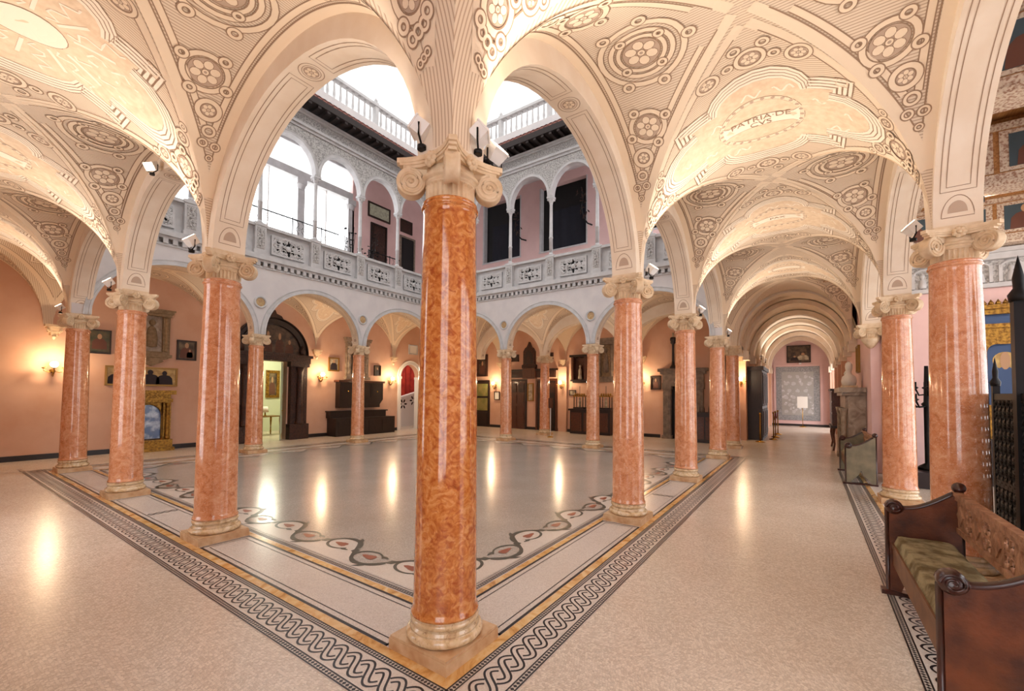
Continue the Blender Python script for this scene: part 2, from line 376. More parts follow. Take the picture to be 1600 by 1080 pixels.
def spiral(c,r0,turns,n,plane,s0):
    P=[]
    for i in range(n+1):
        u=i/n; r=r0*(1-.86*u); a=s0+turns*2*PI*u; P.append(plane(c,r*cos(a),r*sin(a)))
    return P
m=MB()   # volute: axis along local y, sits at +x, spiral on both faces
m.lathe([(.0,-.042),(.06,-.040),(.085,-.044),(.094,-.05),(.098,-.035),(.085,0),(.098,.035),(.094,.05),(.085,.044),(.06,.040),(.0,.042)],28,T=lambda p:(p[0],p[2],p[1]),cap=False)
for sy in (-1,1):
    m.tube(spiral((0,sy*.043,0),.088,2.4,44,lambda c,a,b:(c[0]+a,c[1],c[2]+b),PI/2),[.011-.006*i/44 for i in range(45)],6)
    m.lathe([(.016,0),(.014,.012),(.0,.018)],10,T=lambda p,sy=sy:(p[0],sy*(.042+p[2]),p[1]))
# eave from the volute to the abacus
m.box(-.11,.03,-.036,.036,.05,.105)
VOL=m.mesh('volute','stone')
m=MB()
for i in range(7):
    a=2*PI*i/7; m.lathe([(.001,-.004),(.02,.002),(.024,.012),(.012,.024),(.001,.026)],8,c=(0,0,0),T=lambda p,a=a:(p[2],.034*cos(a)+p[0],.034*sin(a)+p[1]))
m.lathe([(.001,0),(.02,.01),(.016,.03),(.001,.036)],10,T=lambda p:(p[2],p[0],p[1]))
ROS=m.mesh('rosette','stone')
def column(x,y,label,shaft='marble_red',detail=True,group='red marble columns with ionic capitals'):
    t=thing('marble_column',label,'column',(x,y,0),group=group,kind='thing')
    inst(PLINTH,'plinth',t); inst(BASE,'base',t); inst(SHAFTS[shaft],'shaft',t)
    c=inst(NECK,'capital',t); inst(ABACUS,'abacus',c)
    for q in range(4):
        a=R(45+90*q); inst(VOL,'volute',c,(cos(a)*.268,sin(a)*.268,3.132),a)
        if detail:
            b=R(90*q); inst(ROS,'rosette',c,(cos(b)*.185,sin(b)*.185,3.25),b)
    return t
column(0,0,'veined marble column tinted warm-lit orange nearest the camera at the courtyard corner','marble_warmlit')
column(0,YS[1],'red marble column left of the nearest one, plinth on the long mosaic border')
column(0,YS[2],'red marble column in front of the small gilded altar niche on the left')
column(0,YS[3],'dark red marble column beside the lit wall sconce at far left')
column(XS[1],0,'pink marble column right of the nearest one, front of the corridor-side row')
column(XS[2],0,'pink marble column in front of the grey stone portal on the far wall')
column(XS[3],0,'smaller pink marble column at the corridor end of the right-hand row')
column(XS[1],YS[3],'slim marble column in front of the carved wooden portal')
column(XS[2],YS[3],'slim marble column in front of the hanging dark cabinet and chest')
column(XS[3],YS[3],'marble column at the far courtyard corner behind the nearest column')
column(XS[3],YS[1],'slim pink marble column in front of the glass-topped sideboard')
column(XS[3],YS[2],'slim pink marble column left of the carved panelled door')
column(EX,YS[2],'small pink marble column between the two dark doors of the far aisle')
column(EX,YS[1],'small aisle column almost hidden behind the pink front column')
column(EX,0,'reddish column behind the corridor end of the right-hand row, beside a sconce')
column(DX[0],GY,'broad marble column behind the foreground pew on the right')
column(DX[1],GY,'marble column with a bright daylit edge beside the far settle')

# ------------------------------------------------------------ vault machinery
def arc_table(h,rise,n=240):
    T=[0];p=(0,rise)
    for i in range(1,n+1):
        a=PI/2*i/n; q=(h*sin(a),rise*cos(a)); T.append(T[-1]+math.hypot(q[0]-p[0],q[1]-p[1])); p=q
    return T
class Web:
    """local frame: a along the main barrel, b across it. kind L: lunette on side sgn ; D: diamond on transverse line"""
    def __init__(s,kind,W,ha,hb,sgn=1,rise=VCR-ZS,zs=ZS,ext=0):
        s.kind,s.W,s.ha,s.hb,s.sgn,s.rise,s.zs,s.ext=kind,W,ha,hb,sgn,rise,zs,ext
        s.h=ha if kind=='L' else hb; s.T=arc_table(s.h,rise); s.S=s.T[-1]
    def phi(s,x):
        x=abs(x); T=s.T; n=len(T)-1
        if x>=T[-1]: return PI/2
        lo,hi=0,n
        while hi-lo>1:
            m_=(lo+hi)//2
            if T[m_]<=x: lo=m_
            else: hi=m_
        return PI/2*(lo+(x-T[lo])/(T[hi]-T[lo]))/n
    def depth(s,x):   # usable extent at arc position x
        p=sin(s.phi(x)); return (s.hb if s.kind=='L' else s.ha)*(1-p)
    def map(s,x,d,e=0):
        p=s.phi(x); q=s.h*sin(p); z=s.rise*cos(p); nx,nz=q/s.h**2,z/s.rise**2; l=math.hypot(nx,nz); sg=1 if x>=0 else -1
        q-=nx/l*e; z-=nz/l*e
        if s.kind=='L': return s.W(sg*q,s.sgn*(s.hb-d),s.zs+z)
        return s.W(d,sg*q,s.zs+z)
    def surface(s,name,mat_,parent,nu=36,nv=6,half=None):
        mb=MB(); mb.uv=[]; rows=[]
        for i in range(nu+1):
            x=-s.S+2*s.S*i/nu; D=s.depth(x); row=[]
            for j in range(nv+1):
                if s.kind=='L': d=-s.ext+(D+s.ext)*j/nv
                else:
                    lo=-(D+s.ext) if half!=1 else 0; hi=(D+s.ext) if half!=-1 else 0
                    d=lo+(hi-lo)*j/nv
                row.append(s.map(x,d)); mb.uv.append((x,d))
            rows.append(row)
        mb.grid(rows); return mb.obj(name,mat_,parent)
class Orn:
    def __init__(s,web): s.w=web; s.mb=MB()
    # materials 0 cream 1 line 2 disc 3 light 4 cartouche
    def rib(s,pts,w,m,e,closed=False):
        n=len(pts); A=[];B=[]
        for i,(x,d) in enumerate(pts):
            p=pts[(i-1)%n] if closed or i else pts[i]; q=pts[(i+1)%n] if closed or i<n-1 else pts[i]
            dx,dy=q[0]-p[0],q[1]-p[1]; h=math.hypot(dx,dy) or 1
            A.append(s.w.map(x-dy/h*w/2,d+dx/h*w/2,e)); B.append(s.w.map(x+dy/h*w/2,d-dx/h*w/2,e))
        s.mb.strip(A,B,m,False,closed)
    def band(s,pts,w,closed=False,lv=0,lw=.010,c=0):
        s.rib(pts,w+2*lw,1,.003+.002*lv,closed); s.rib(pts,w,c,.004+.002*lv,closed)
    def circ(s,x,d,r,n=28,a0=0,a1=2*PI): return [(x+r*cos(a0+(a1-a0)*i/n),d+r*sin(a0+(a1-a0)*i/n)) for i in range(n+(0 if abs(a1-a0-2*PI)<1e-6 else 1))]
    def disc(s,x,d,r,m,e,n=24,k=0,ry=None):
        pts=[(x+r*cos(2*PI*i/n)*(1+k*cos(8*2*PI*i/n)),d+(ry or r)*sin(2*PI*i/n)) for i in range(n)]
        c=s.w.map(x,d,e)
        if r>.13:
            for q in (1,.75,.5): s.mb.strip([s.w.map(x+(a-x)*q,d+(b-d)*q,e) for a,b in pts],[s.w.map(x+(a-x)*(q-.25),d+(b-d)*(q-.25),e) for a,b in pts],m,False,True)
            pts=[(x+(a-x)*.25,d+(b-d)*.25) for a,b in pts]
        V=[s.w.map(*p,e) for p in pts]+[c]
        s.mb.add(V,[(i,(i+1)%n,n) for i in range(n)],m)
    def rosette(s,x,d,r,pet=6,n=24):
        pet=6 if r>.06 else 5
        s.disc(x,d,r,1,.0035,n); s.disc(x,d,r*.95,2,.0042,n)
        for i in range(pet):
            a=2*PI*i/pet; px,pd=x+cos(a)*r*.56,d+sin(a)*r*.56
            for rr,m,e in ((.30,1,.005),(.265,0,.0058)):
                ax=r*rr*1.12; bx=r*rr*1.0; q=[]
                for j in range(10):
                    t=2*PI*j/10; u,v=ax*cos(t),bx*sin(t); q.append(s.w.map(px+u*cos(a)-v*sin(a),pd+u*sin(a)+v*cos(a),e))
                s.mb.add(q,[tuple(range(10))],m)
        s.disc(x,d,r*.24,1,.0062,12); s.disc(x,d,r*.19,0,.0068,12); s.disc(x,d,r*.1,2,.0074,8)
    def ring(s,x,d,r,w,ros=0,pet=8,lv=1):
        s.band(s.circ(x,d,r),w,True,lv)
        if ros: s.rosette(x,d,ros,pet)
    def obj(s,parent,name='painted_ornament'): return s.mb.obj(name,['ornament_cream','ornament_line','ornament_disc','ornament_light','hatch_cartouche'],parent)
def edge_band(o,w,inset,wd,smax,n=40):
    # follows the slanted groin edge of a web, inside it
    pts=[]
    for i in range(n+1):
        x=-smax+2*smax*i/n; pts.append((x,o.w.depth(x)-inset))
    return pts
def lunette_ornament(web,parent,lod=0):
    o=Orn(web); S=web.S; k=S/2.62; hb=web.hb/1.445
    # groin cream border
    pts=[];L=44
    for i in range(L+1):
        x=-S*.9+S*1.8*i/L; pts.append((x,web.depth(x)))
    if 1:
        def lim(dep):
            lo,hi=0,S
            for _ in range(30):
                md=(lo+hi)/2
                if web.depth(md)>dep: lo=md
                else: hi=md
            return lo
        s1,s2,s3=lim(.09),lim(.26),lim(.42)
        for sg in (-1,1):
            o.rib([(sg*x,web.depth(x)-.045) for x in [S*.012+(s1-S*.012)*i/30 for i in range(31)]],.10,0,.0032)
            o.rib([(sg*x,web.depth(x)-.10) for x in [S*.045+(s2-S*.045)*i/30 for i in range(31)]],.012,1,.0044)
            o.band([(sg*x,web.depth(x)-.165) for x in [S*.085+(s3-S*.085)*i/30 for i in range(31)]],.05,lv=0)
        e=[(-s1+2*s1*i/50,.045) for i in range(51)]; o.rib(e,.09,0,.0032); o.rib([(-s2+2*s2*i/50,.10) for i in range(51)],.012,1,.0044)
        o.band([(-s3+2*s3*i/50,.155) for i in range(51)],.05,lv=0)
    c=.60*hb
    o.ring(0,c,.385*hb,.05,lv=2); 
    if lod<2:
        o.ring(0,c,.285*hb,.042,lv=2); o.ring(0,c,.215*hb,.036,.18*hb,8,lv=2)
        for a in (.6,2.2,3.7,5.4): o.ring(cos(a)*.25*hb,c+sin(a)*.25*hb,.034,.024,lv=3)
        for a in (.25,PI-.25,PI/2,-.6,PI+.6): o.ring(cos(a)*.43*hb,c+sin(a)*.43*hb,.045,.028,lv=3)
    else: o.rosette(0,c,.2*hb)
    for sg in (-1,1):
        x=sg*.86*k; d=.40*hb
        o.ring(x,d,.185*hb,.045,.145*hb,8,lv=2)
        if lod<2:
            for a in (.3,1.9,3.6,5.1): o.ring(x+cos(a)*.225*hb,d+sin(a)*.225*hb,.04,.026,lv=3)
        for q,rr,rs in ((1.20,.095,1),(1.40,.05,0),(1.53,.036,0),(1.53,.036,2),(1.66,.026,0)):
            x2=sg*q*k; D=web.depth(x2)
            if D<.16: continue
            r_=min(rr,D*.3)
            if lod>1 and rs!=1: continue
            d2=D*.5 if q!=1.53 else D*(.32 if rs==0 else .68)
            o.ring(x2,d2,r_,r_*.45,r_*.72 if rs==1 else 0,7,lv=2)
    return o.obj(parent)
def cart_shape(L,W,o,n=10):
    # lobed cross: lobes on four sides, square shoulders between
    P=[]; rl=.42*L/1.05; rw=.46*W/.68
    a=L-rl; b=W-rw*.55
    rl+=o; rw2=rw+o
    def arc(cx,cy,rx,ry,a0,a1): return [(cx+rx*cos(R(a0+(a1-a0)*i/n)),cy+ry*sin(R(a0+(a1-a0)*i/n))) for i in range(n+1)]
    q=.62*L+o; h=.62*W+o
    P+=arc(a,0,rl,min(h*.62,rl),-90,90); P+=[(q,h*.62),(q,h)]
    P+=[(.42*L,h)]+arc(0,b,.36*L+o*.6,rw*.55+o,0,180)+[(-.42*L,h)]
    P+=[(-q,h),(-q,h*.62)]; P+=arc(-a,0,rl,min(h*.62,rl),90,270); P+=[(-q,-h*.62),(-q,-h),(-.42*L,-h)]
    P+=arc(0,-b,.36*L+o*.6,rw*.55+o,180,360)+[(.42*L,-h),(q,-h),(q,-h*.62)]
    return P
def subdiv(P,mx=.09):
    Q=[];n=len(P)
    for i in range(n):
        a,b=P[i],P[(i+1)%n]; l=math.hypot(b[0]-a[0],b[1]-a[1]); k=max(1,int(l/mx))
        for j in range(k): Q.append((a[0]+(b[0]-a[0])*j/k,a[1]+(b[1]-a[1])*j/k))
    return Q
def text_on(web,txt,x,d,size,parent,e=.012,flipx=1):
    cu=bpy.data.curves.new('inscription','FONT'); cu.body=txt; cu.size=size; cu.align_x='CENTER'; cu.align_y='CENTER'; cu.space_line=.85
    ob=bpy.data.objects.new('inscription',cu); COL.objects.link(ob)
    bpy.context.view_layer.update(); me=bpy.data.meshes.new_from_object(ob.evaluated_get(bpy.context.evaluated_depsgraph_get()))
    bpy.data.objects.remove(ob)
    for v in me.vertices: v.co=web.map(x-flipx*v.co.x,d-v.co.y*1.0,e)
    me.materials.clear(); me.materials.append(MATS['ornament_line']); return inst(me,'inscription',parent)
def diamond_ornament(web,parent,lod=0,motif='wreath',text=None,flip=1):
    o=Orn(web); S=web.S; W=web.ha; k=S/2.42; kw=W/1.75
    for sg in (-1,1):
        for sd in (-1,1):
            def lim(dep):
                lo,hi=0,S
                for _ in range(30):
                    md=(lo+hi)/2
                    if web.depth(md)>dep: lo=md
                    else: hi=md
                return lo
            s1,s2=lim(.07),lim(.13)
            o.rib([(sg*x,sd*(web.depth(x)-.045)) for x in [S*.012+(s1-S*.012)*i/30 for i in range(31)]],.10,0,.0032)
            o.rib([(sg*x,sd*(web.depth(x)-.10)) for x in [S*.04+(s2-S*.04)*i/30 for i in range(31)]],.012,1,.0044)
    L,Wd=1.12*k,.78*kw
    base=subdiv(cart_shape(L,Wd,0)); n=len(base)
    V=[web.map(*p,.003) for p in base]; c=web.map(0,0,.003)
    # fill as concentric rings so that it follows the curve
    rings=[[ (p[0]*t,p[1]*t) for p in base] for t in (1,.8,.6,.4,.2)]
    mb=o.mb
    for a,b in zip(rings,rings[1:]): mb.strip([web.map(*p,.0034) for p in a],[web.map(*p,.0034) for p in b],4,False,True)
    mb.add([web.map(*p,.0034) for p in rings[-1]],[tuple(range(n))],4)
    for i in range(4 if lod<2 else 2):
        of=.025+.05*i
        s_=subdiv(cart_shape(L,Wd,of)); o.rib(s_,.036,3,.0052,True); s_=subdiv(cart_shape(L,Wd,of+.024)); o.rib(s_,.009,1,.0056,True)
    if lod<2:
        for sx in (-1,1):
            for sd in (-1,1):
                # fret at the shoulders, then rosettes and rings towards the springing and the crown
                x,d=sx*.78*k,sd*.64*kw; o.band([(x-.05,d-.05),(x+.05,d-.05),(x+.05,d+.05),(x-.05,d+.05)],.025,True,1)
                o.ring(sx*.40*k,sd*1.12*kw*.98,.10,.03,.075,7,lv=1)
                o.ring(sx*1.28*k,sd*.27*kw,.075,.028,.05,7,lv=1); o.ring(sx*1.22*k,sd*.40*kw,.035,.022,lv=1)
        for sd in (-1,1):
            o.ring(0,sd*1.18*kw,.12,.035,.09,8,lv=1)
            for q in (-.2,.2): o.ring(q*k,sd*1.16*kw,.04,.024,lv=2)
            o.ring(.12*k,sd*1.36*kw,.045,.024,lv=2); o.ring(-.12*k,sd*1.36*kw,.045,.024,lv=2)
        for sx in (-1,1):
            o.ring(sx*1.50*k,0,.155*kw,.045,.115*kw,8,lv=2)
            for a in (.8,2.4,3.9,5.5): o.ring(sx*1.50*k+cos(a)*.185,sin(a)*.185*kw,.036,.024,lv=3)
            for q,n_ in ((1.71,3),(1.86,3),(2.0,2)):
                D=web.depth(q*k)*.85
                if D<.05: continue
                for j in range(n_):
                    o.ring(sx*(q+.02*(j-n_/2))*k,(j-(n_-1)/2)*2*D/n_*.8,min(.045,D/n_*.9),min(.024,D/n_*.5),lv=3)
    if motif=='sun':
        for i in range(24):
            a=2*PI*i/24; l=.62 if i%2 else .5; pts=[]
            for j in range(9):
                u=.26+(l-.26)*j/8*1.1; wob=.05*sin(j*1.9)*(i%2); pts.append(((u*cos(a)-wob*sin(a))*1.25,(u*sin(a)+wob*cos(a))))
            o.rib(pts,.022 if i%2 else .03,3,.006)
        o.disc(0,0,.27,1,.0068,28,ry=.22); o.disc(0,0,.262,3,.0074,28,ry=.212); o.band(o.circ(0,0,.2),.012,True,2,.006,3)
    else:
        o.band(o.circ(0,0,.44*kw,36),.05,True,1,.006); 
        for i in range(26):
            a=2*PI*i/26; o.disc(cos(a)*.44*kw,sin(a)*.44*kw,.022,2,.0082,8)
        for i,(x,d,s1) in enumerate([(.62,.25,1),(.62,-.25,-1),(-.62,.25,-1),(-.62,-.25,1),(.9,.05,1),(-.9,-.05,1),(.25,.55,1),(-.25,.55,-1),(.25,-.55,-1),(-.25,-.55,1)]):
            pts=[(x*k+s1*.02*j-.1,(d+.05*sin(j*.9+i))*kw) for j in range(11)]; o.rib(pts,.022,3,.006)
        up=[(-.40,.13),(-.33,.07),(-.15,.10),(.0,.11),(.15,.10),(.33,.075),(.40,.14)]; dn=[(-.40,-.13),(-.33,-.10),(-.15,-.09),(.0,-.10),(.15,-.10),(.33,-.10),(.40,-.15)]
        def ip(T,x):
            for (a,b),(c_,d_) in zip(T,T[1:]):
                if a<=x<=c_: return b+(d_-b)*(x-a)/(c_-a)
            return T[-1][1]
        N=24; xs_=[-.40+.80*i/N for i in range(N+1)]
        for e_,g_,m_ in ((.0070,.008,1),(.0078,0,3)):
            mb.strip([web.map(-x*flip,-(ip(up,x)+g_),e_) for x in xs_],[web.map(-x*flip,-(ip(dn,x)-g_),e_) for x in xs_],m_)
    ob=o.obj(parent)
    if text: text_on(web,text,0,0,.13,parent,.011,flip)
    return ob
def soffit_ornament(o_map,L,hw,parent,lod=0):
    """o_map(arc,across,eps): frames, crown rosette and spring half-rosettes on an arch soffit"""
    class W_: pass
    w=W_(); w.map=o_map; o=Orn(w); g=.30
    def frame(a,b,i):
        x0,x1=a+i,b-i; h=hw*.72-i; P=subdiv([(x0,-h),(x1,-h),(x1,h),(x0,h)],.12); o.rib(P,.007,1,.003,True)
    for sg in (-1,1):
        a,b=(.17,L-.32) if sg>0 else (-(L-.32),-.17)
        frame(a,b,0); frame(a,b,.042)
        x=sg*(L-.22); pts=[(x+sg*(.14-.20*sin(PI*i/16)),hw*.66*cos(PI*i/16)) for i in range(17)]
        o.rib(pts+[pts[0]],.007,1,.003)
        fan=[o_map(x+sg*(.10-.11*sin(PI*i/12)),hw*.4*cos(PI*i/12),.003) for i in range(13)]; o.mb.add(fan,[tuple(range(13))],2)
    o.rib(o.circ(0,0,.115),.007,1,.003,True)
    if lod<2: o.rosette(0,0,.07,7,20); o.rib(o.circ(0,0,.085),.006,1,.003,True)
    return o.obj(parent,'soffit_ornament')

def arcade(name,label,F,TS,ztop,spring=ZS,crown=ACR,hw=TH,imp=.15,mats=('cream','cream','cream'),court_side=False,lod=0,ornament=True,ends=(True,True)):
    """F(t,o,z): t along, o outward (gallery side +). arches between successive TS; built bay by bay"""
    s=struct(name,label,'wall'); n=28
    for i in range(len(TS)-1):
        a,b=TS[i]+imp,TS[i+1]-imp; c=(a+b)/2; h=(b-a)/2; rise=crown-spring
        curve=[(c+h*cos(PI*k/n),spring+rise*sin(PI*k/n)) for k in range(n+1)]
        mb=MB()
        for sd,mi in ((hw,0),(-hw,1)):
            top=[F(t,sd,ztop) for t,z in curve]; arc=[F(t,sd,z) for t,z in curve]
            if sd>0: mb.strip(arc,top,mi)
            else: mb.strip(top,arc,mi)
        mb.obj('arch_wall',mats[:2],s)
        mb=MB(); mb.strip([F(t,hw,z) for t,z in curve],[F(t,-hw,z) for t,z in curve],0,True); mb.obj('arch_soffit',mats[2],s)
        if ornament:
            Tt=arc_table(h,rise); Lq=Tt[-1]
            def o_map(x,d,e,c=c,h=h,rise=rise,Tt=Tt):
                x_=min(abs(x),Tt[-1]); k=0
                lo,hi=0,len(Tt)-1
                while hi-lo>1:
                    m_=(lo+hi)//2
                    if Tt[m_]<=x_: lo=m_
                    else: hi=m_
                p=PI/2*(lo+(x_-Tt[lo])/(Tt[hi]-Tt[lo]))/(len(Tt)-1); sg=1 if x>=0 else -1
                return F(c+sg*(h*sin(p)-e*sin(p)),d,spring+rise*cos(p)-e*cos(p))
            soffit_ornament(o_map,Lq,hw,s,lod)
    for i,t in enumerate(TS):
        if (i==0 and not ends[0]) or (i==len(TS)-1 and not ends[1]): continue
        mb=MB(); mb.add([F(t+u,o,z) for z in (spring-.01,ztop) for u,o in ((-imp,-hw),(imp,-hw),(imp,hw),(-imp,hw))],[(1,2,6,5),(2,3,7,6),(3,0,4,7),(0,3,2,1)],0)
        mb.add([F(t+u,-hw,z) for z in (spring-.01,ztop) for u in (-imp,imp)],[(0,1,3,2)],1)
        mb.obj('impost',mats[:2],s)
    return s
arcade('wall_court_left','cream arcade wall over the left-hand row of columns','wall' and (lambda t,o,z:(-o,t,z)),YS,ZSL)
arcade('wall_court_right','cream arcade wall over the corridor-side row of columns',(lambda t,o,z:(t,-o,z)),XS,ZSL)
wF=arcade('wall_court_far_left','grey-white arcade wall of the courtyard on the carved-portal side',(lambda t,o,z:(t,YS[3]+o,z)),XS,ZSL,mats=('cream','court_plaster','cream'),lod=2)
wR=arcade('wall_court_far_right','grey-white arcade wall of the courtyard on the panelled-door side',(lambda t,o,z:(XS[3]+o,t,z)),YS,ZSL,mats=('cream','court_plaster','cream'),lod=2)
arcade('wall_gallery_right','cream arcade wall between corridor and painted-ceiling room',(lambda t,o,z:(t,GY+o,z)),[.25]+DX+[10.35],ZSL,ends=(True,True))
arcade('wall_aisle','cream arcade wall over the small aisle columns',(lambda t,o,z:(EX-o,t,z)),YS[:3]+[10.6],ZSL,crown=4.55,lod=2)

# vault bays ------------------------------------------------------------
def bay(parent,axis,a0,a1,b0,b1,lod,lun=(1,1),dia=None,motifs=(None,None),nu=40):
    """axis 'x': a=x,b=y. lun: lunette webs on b-high / b-low ; halves of the diamonds at a0 and a1"""
    ca,cb=(a0+a1)/2,(b0+b1)/2; ha=(a1-a0)/2; hb=(b1-b0)/2
    W=(lambda a,b,z:(ca+a,cb+b,z)) if axis=='x' else (lambda a,b,z:(cb+b,ca+a,z))
    for sg,on in ((1,lun[0]),(-1,lun[1])):
        if not on: continue
        w=Web('L',W,ha,hb,sg,ext=.02); w.surface('vault_web','hatch_lunette',parent,nu,5)
        if lod<3: lunette_ornament(w,parent,lod)
def diamond(parent,axis,a,hl,hr,b0,b1,lod,motif='wreath',text=None,flip=1,half=None,nu=40):
    cb=(b0+b1)/2; hb=(b1-b0)/2; ha=min(hl,hr)
    W=(lambda u,b,z:(a+u,cb+b,z)) if axis=='x' else (lambda u,b,z:(cb+b,a+u,z))
    for hh,hf in ((hl,-1),(hr,1)):
        if half and half!=hf: continue
        w=Web('D',W,hh,hb); w.surface('vault_web','hatch_diamond',parent,nu,6,half=hf)
    if lod<3 and not half: diamond_ornament(Web('D',W,ha,hb),parent,lod,motif,text,flip)
GI=GY+TH; XL=-3.057
def run(parent,axis,A,b0,b1,lods,motifs,texts,ends,flip=1):
    """bays between A; diamonds on every line; ends: half length of the corner bay beyond A[0] / A[-1] (its near face TH away) or 0"""
    for i in range(len(A)-1): bay(parent,axis,A[i],A[i+1],b0,b1,lods[i])
    for i,a in enumerate(A):
        hl=(A[i]-A[i-1])/2 if i else ends[0]; hr=(A[i+1]-A[i])/2 if i<len(A)-1 else ends[1]
        cb=(b0+b1)/2; hb=(b1-b0)/2
        W=(lambda u,b,z,a=a:(a+u,cb+b,z)) if axis=='x' else (lambda u,b,z,a=a:(cb+b,a+u,z))
        for hh,hf,corner in ((hl,-1,i==0),(hr,1,i==len(A)-1)):
            if hh: Web('D',W,hh,hb,ext=TH if corner else 0).surface('vault_web','hatch_diamond',parent,40,6,half=hf)
        l=min(lods[max(i-1,0)],lods[min(i,len(lods)-1)])
        if hl and hr and l<3: diamond_ornament(Web('D',W,min(hl,hr),hb),parent,l,motifs.get(i,'wreath'),texts.get(i),flip)
def corner(parent,x0,x1,y0,y1,sides,lod):
    cx,cy=(x0+x1)/2,(y0+y1)/2; hx,hy=(x1-x0)/2,(y1-y0)/2
    for s_ in sides:
        if s_ in 'NS': w=Web('L',lambda a,b,z:(cx+a,cy+b,z),hx,hy,1 if s_=='N' else -1,ext=.02)
        else: w=Web('L',lambda a,b,z:(cx+b,cy+a,z),hy,hx,1 if s_=='E' else -1,ext=.02)
        w.surface('vault_web','hatch_lunette',parent,40,5)
        if lod<3: lunette_ornament(w,parent,lod)
HG=(-TH-GI)/2; FY0=YS[3]+TH; RX0,RX1=XS[3]+TH,EX-TH
cB=struct('ceiling','painted groin vaults over the long right-hand gallery, rosettes and inscribed cartouches','ceiling')
run(cB,'x',XS,GI,-TH,[0,0,1],{},{1:'PATRIA·DE\nCVS',2:'PAX'},(HG,(RX1-RX0)/2))
corner(cB,XL,-TH,GI,-TH,'WS',0); corner(cB,RX0,RX1,GI,-TH,'S',1)
cA=struct('ceiling','painted groin vaults over the left-hand gallery with a sunburst cartouche','ceiling')
run(cA,'y',YS,XL,-TH,[0,0,1],{1:'sun'},{},(HG,(YW-FY0)/2))
corner(cA,XL,-TH,FY0,YW,'WN',1)
cF=struct('ceiling','painted groin vaults over the far left gallery by the carved portal','ceiling')
run(cF,'x',XS,FY0,YW,[2,2,2],{},{},(HG,(RX1-RX0)/2)); corner(cF,RX0,RX1,FY0,YW,'NE',2)
cR=struct('ceiling','painted groin vaults over the far right gallery and its aisle','ceiling')
run(cR,'y',YS,RX0,RX1,[2,2,2],{},{},(HG,(YW-FY0)/2))
run(cR,'y',YS,EX+TH,XW,[3,3,3],{},{},(HG,(YW-FY0)/2)); corner(cR,EX+TH,XW,FY0,YW,'NE',3)
Web('D',lambda u,b,z:(EX+u,(GI-TH)/2+b,z),(RX1-RX0)/2,HG,ext=TH).surface('vault_web','hatch_diamond',cB,40,6,half=-1)
# unseen floor slab added above the galleries to keep light off the vaults
mb=MB()
mb.box(XL-.4,EX+.3,GY-TH,-TH*.99,ZSL,ZSL+.15); mb.box(XL-.4,-TH*.99,-TH*.99,YW+.3,ZSL,ZSL+.15)
o=mb.obj('ceiling','court_plaster'); tag(o,'unseen floor slab added above the gallery vaults to keep light out','ceiling',kind='structure')

for F,L,nm,lb in ((lambda t,o,z:(t,-TH-o,z),XS[3],'wall_added_right','unseen upper court wall added above the corridor-side arcade to limit the light'),(lambda t,o,z:(-TH-o,t,z),YS[3],'wall_added_left','unseen upper court wall added above the left-hand arcade to limit the light')):  # unseen upper walls, added to control light into the court
    mb=MB(); P=[F(t,o,z) for z in (ZSL+.15,12.2) for o in (-.33,0) for t in (-.4,L+.2)]
    mb.add(P,[(0,2,3,1),(4,5,7,6),(0,1,5,4),(2,6,7,3),(0,4,6,2),(1,3,7,5)]); tag(mb.obj(nm,'court_plaster'),lb,'wall',kind='structure')
g=bpy.data.materials.new('sky_dimming_glass'); g.use_nodes=True; nt=g.node_tree; nt.nodes.remove(nt.nodes['Principled BSDF']); tr=node(nt,'ShaderNodeBsdfTransparent'); tr.inputs[0].default_value=(.43,.418,.395,1); nt.links.new(tr.outputs[0],nt.nodes['Material Output'].inputs[0]); MATS['sky_dimming_glass']=g
sk=struct('window_10','unseen milky skylight added over the whole courtyard to dim the sky','skylight')  # unseen glazing added to dim the sky over the court
for i in range(4):
    for j in range(4):
        x0,x1=-1+4.4*i,-1+4.4*(i+1); y0,y1=-1+4.2*j,-1+4.2*(j+1)
        MB().add([(x0,y0,14.6),(x1,y0,14.6),(x1,y1,14.6),(x0,y1,14.6)],[(0,1,2,3)]).obj('pane','sky_dimming_glass',sk)
for a,b in (((-1,-1),(16.6,-1)),((16.6,-1),(16.6,15.8)),((16.6,15.8),(-1,15.8)),((-1,15.8),(-1,-1))):
    MB().add([(a[0],a[1],11),(b[0],b[1],11),(b[0],b[1],14.6),(a[0],a[1],14.6)],[(0,1,2,3)]).obj('side_pane','sky_dimming_glass',sk)
# ------------------------------------------------------------ court upper storey
for b_ in range(1):
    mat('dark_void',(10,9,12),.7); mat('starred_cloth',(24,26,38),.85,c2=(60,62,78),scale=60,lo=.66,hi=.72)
    mat('medallion',(196,166,120),.6,c2=(170,136,96),scale=20)
    g=bpy.data.materials.new('window_glass'); g.use_nodes=True; nt=g.node_tree; nt.nodes.remove(nt.nodes['Principled BSDF'])
    tr=node(nt,'ShaderNodeBsdfTransparent'); gl=node(nt,'ShaderNodeBsdfGlossy'); gl.inputs['Roughness'].default_value=.03; mx=node(nt,'ShaderNodeMixShader'); mx.inputs[0].default_value=.06
    nt.links.new(tr.outputs[0],mx.inputs[1]); nt.links.new(gl.outputs[0],mx.inputs[2]); nt.links.new(mx.outputs[0],nt.nodes['Material Output'].inputs[0]); MATS['window_glass']=g
def Fbox(mb,F,t0,t1,o0,o1,z0,z1,m=0): mb.box(t0,t1,o0,o1,z0,z1,m,T=lambda p:F(*p))
FF=lambda t,o,z:(t,YS[3]-TH+o,z)     # o=0 on the court face, + away from the court
FR=lambda t,o,z:(XS[3]-TH+o,t,z)
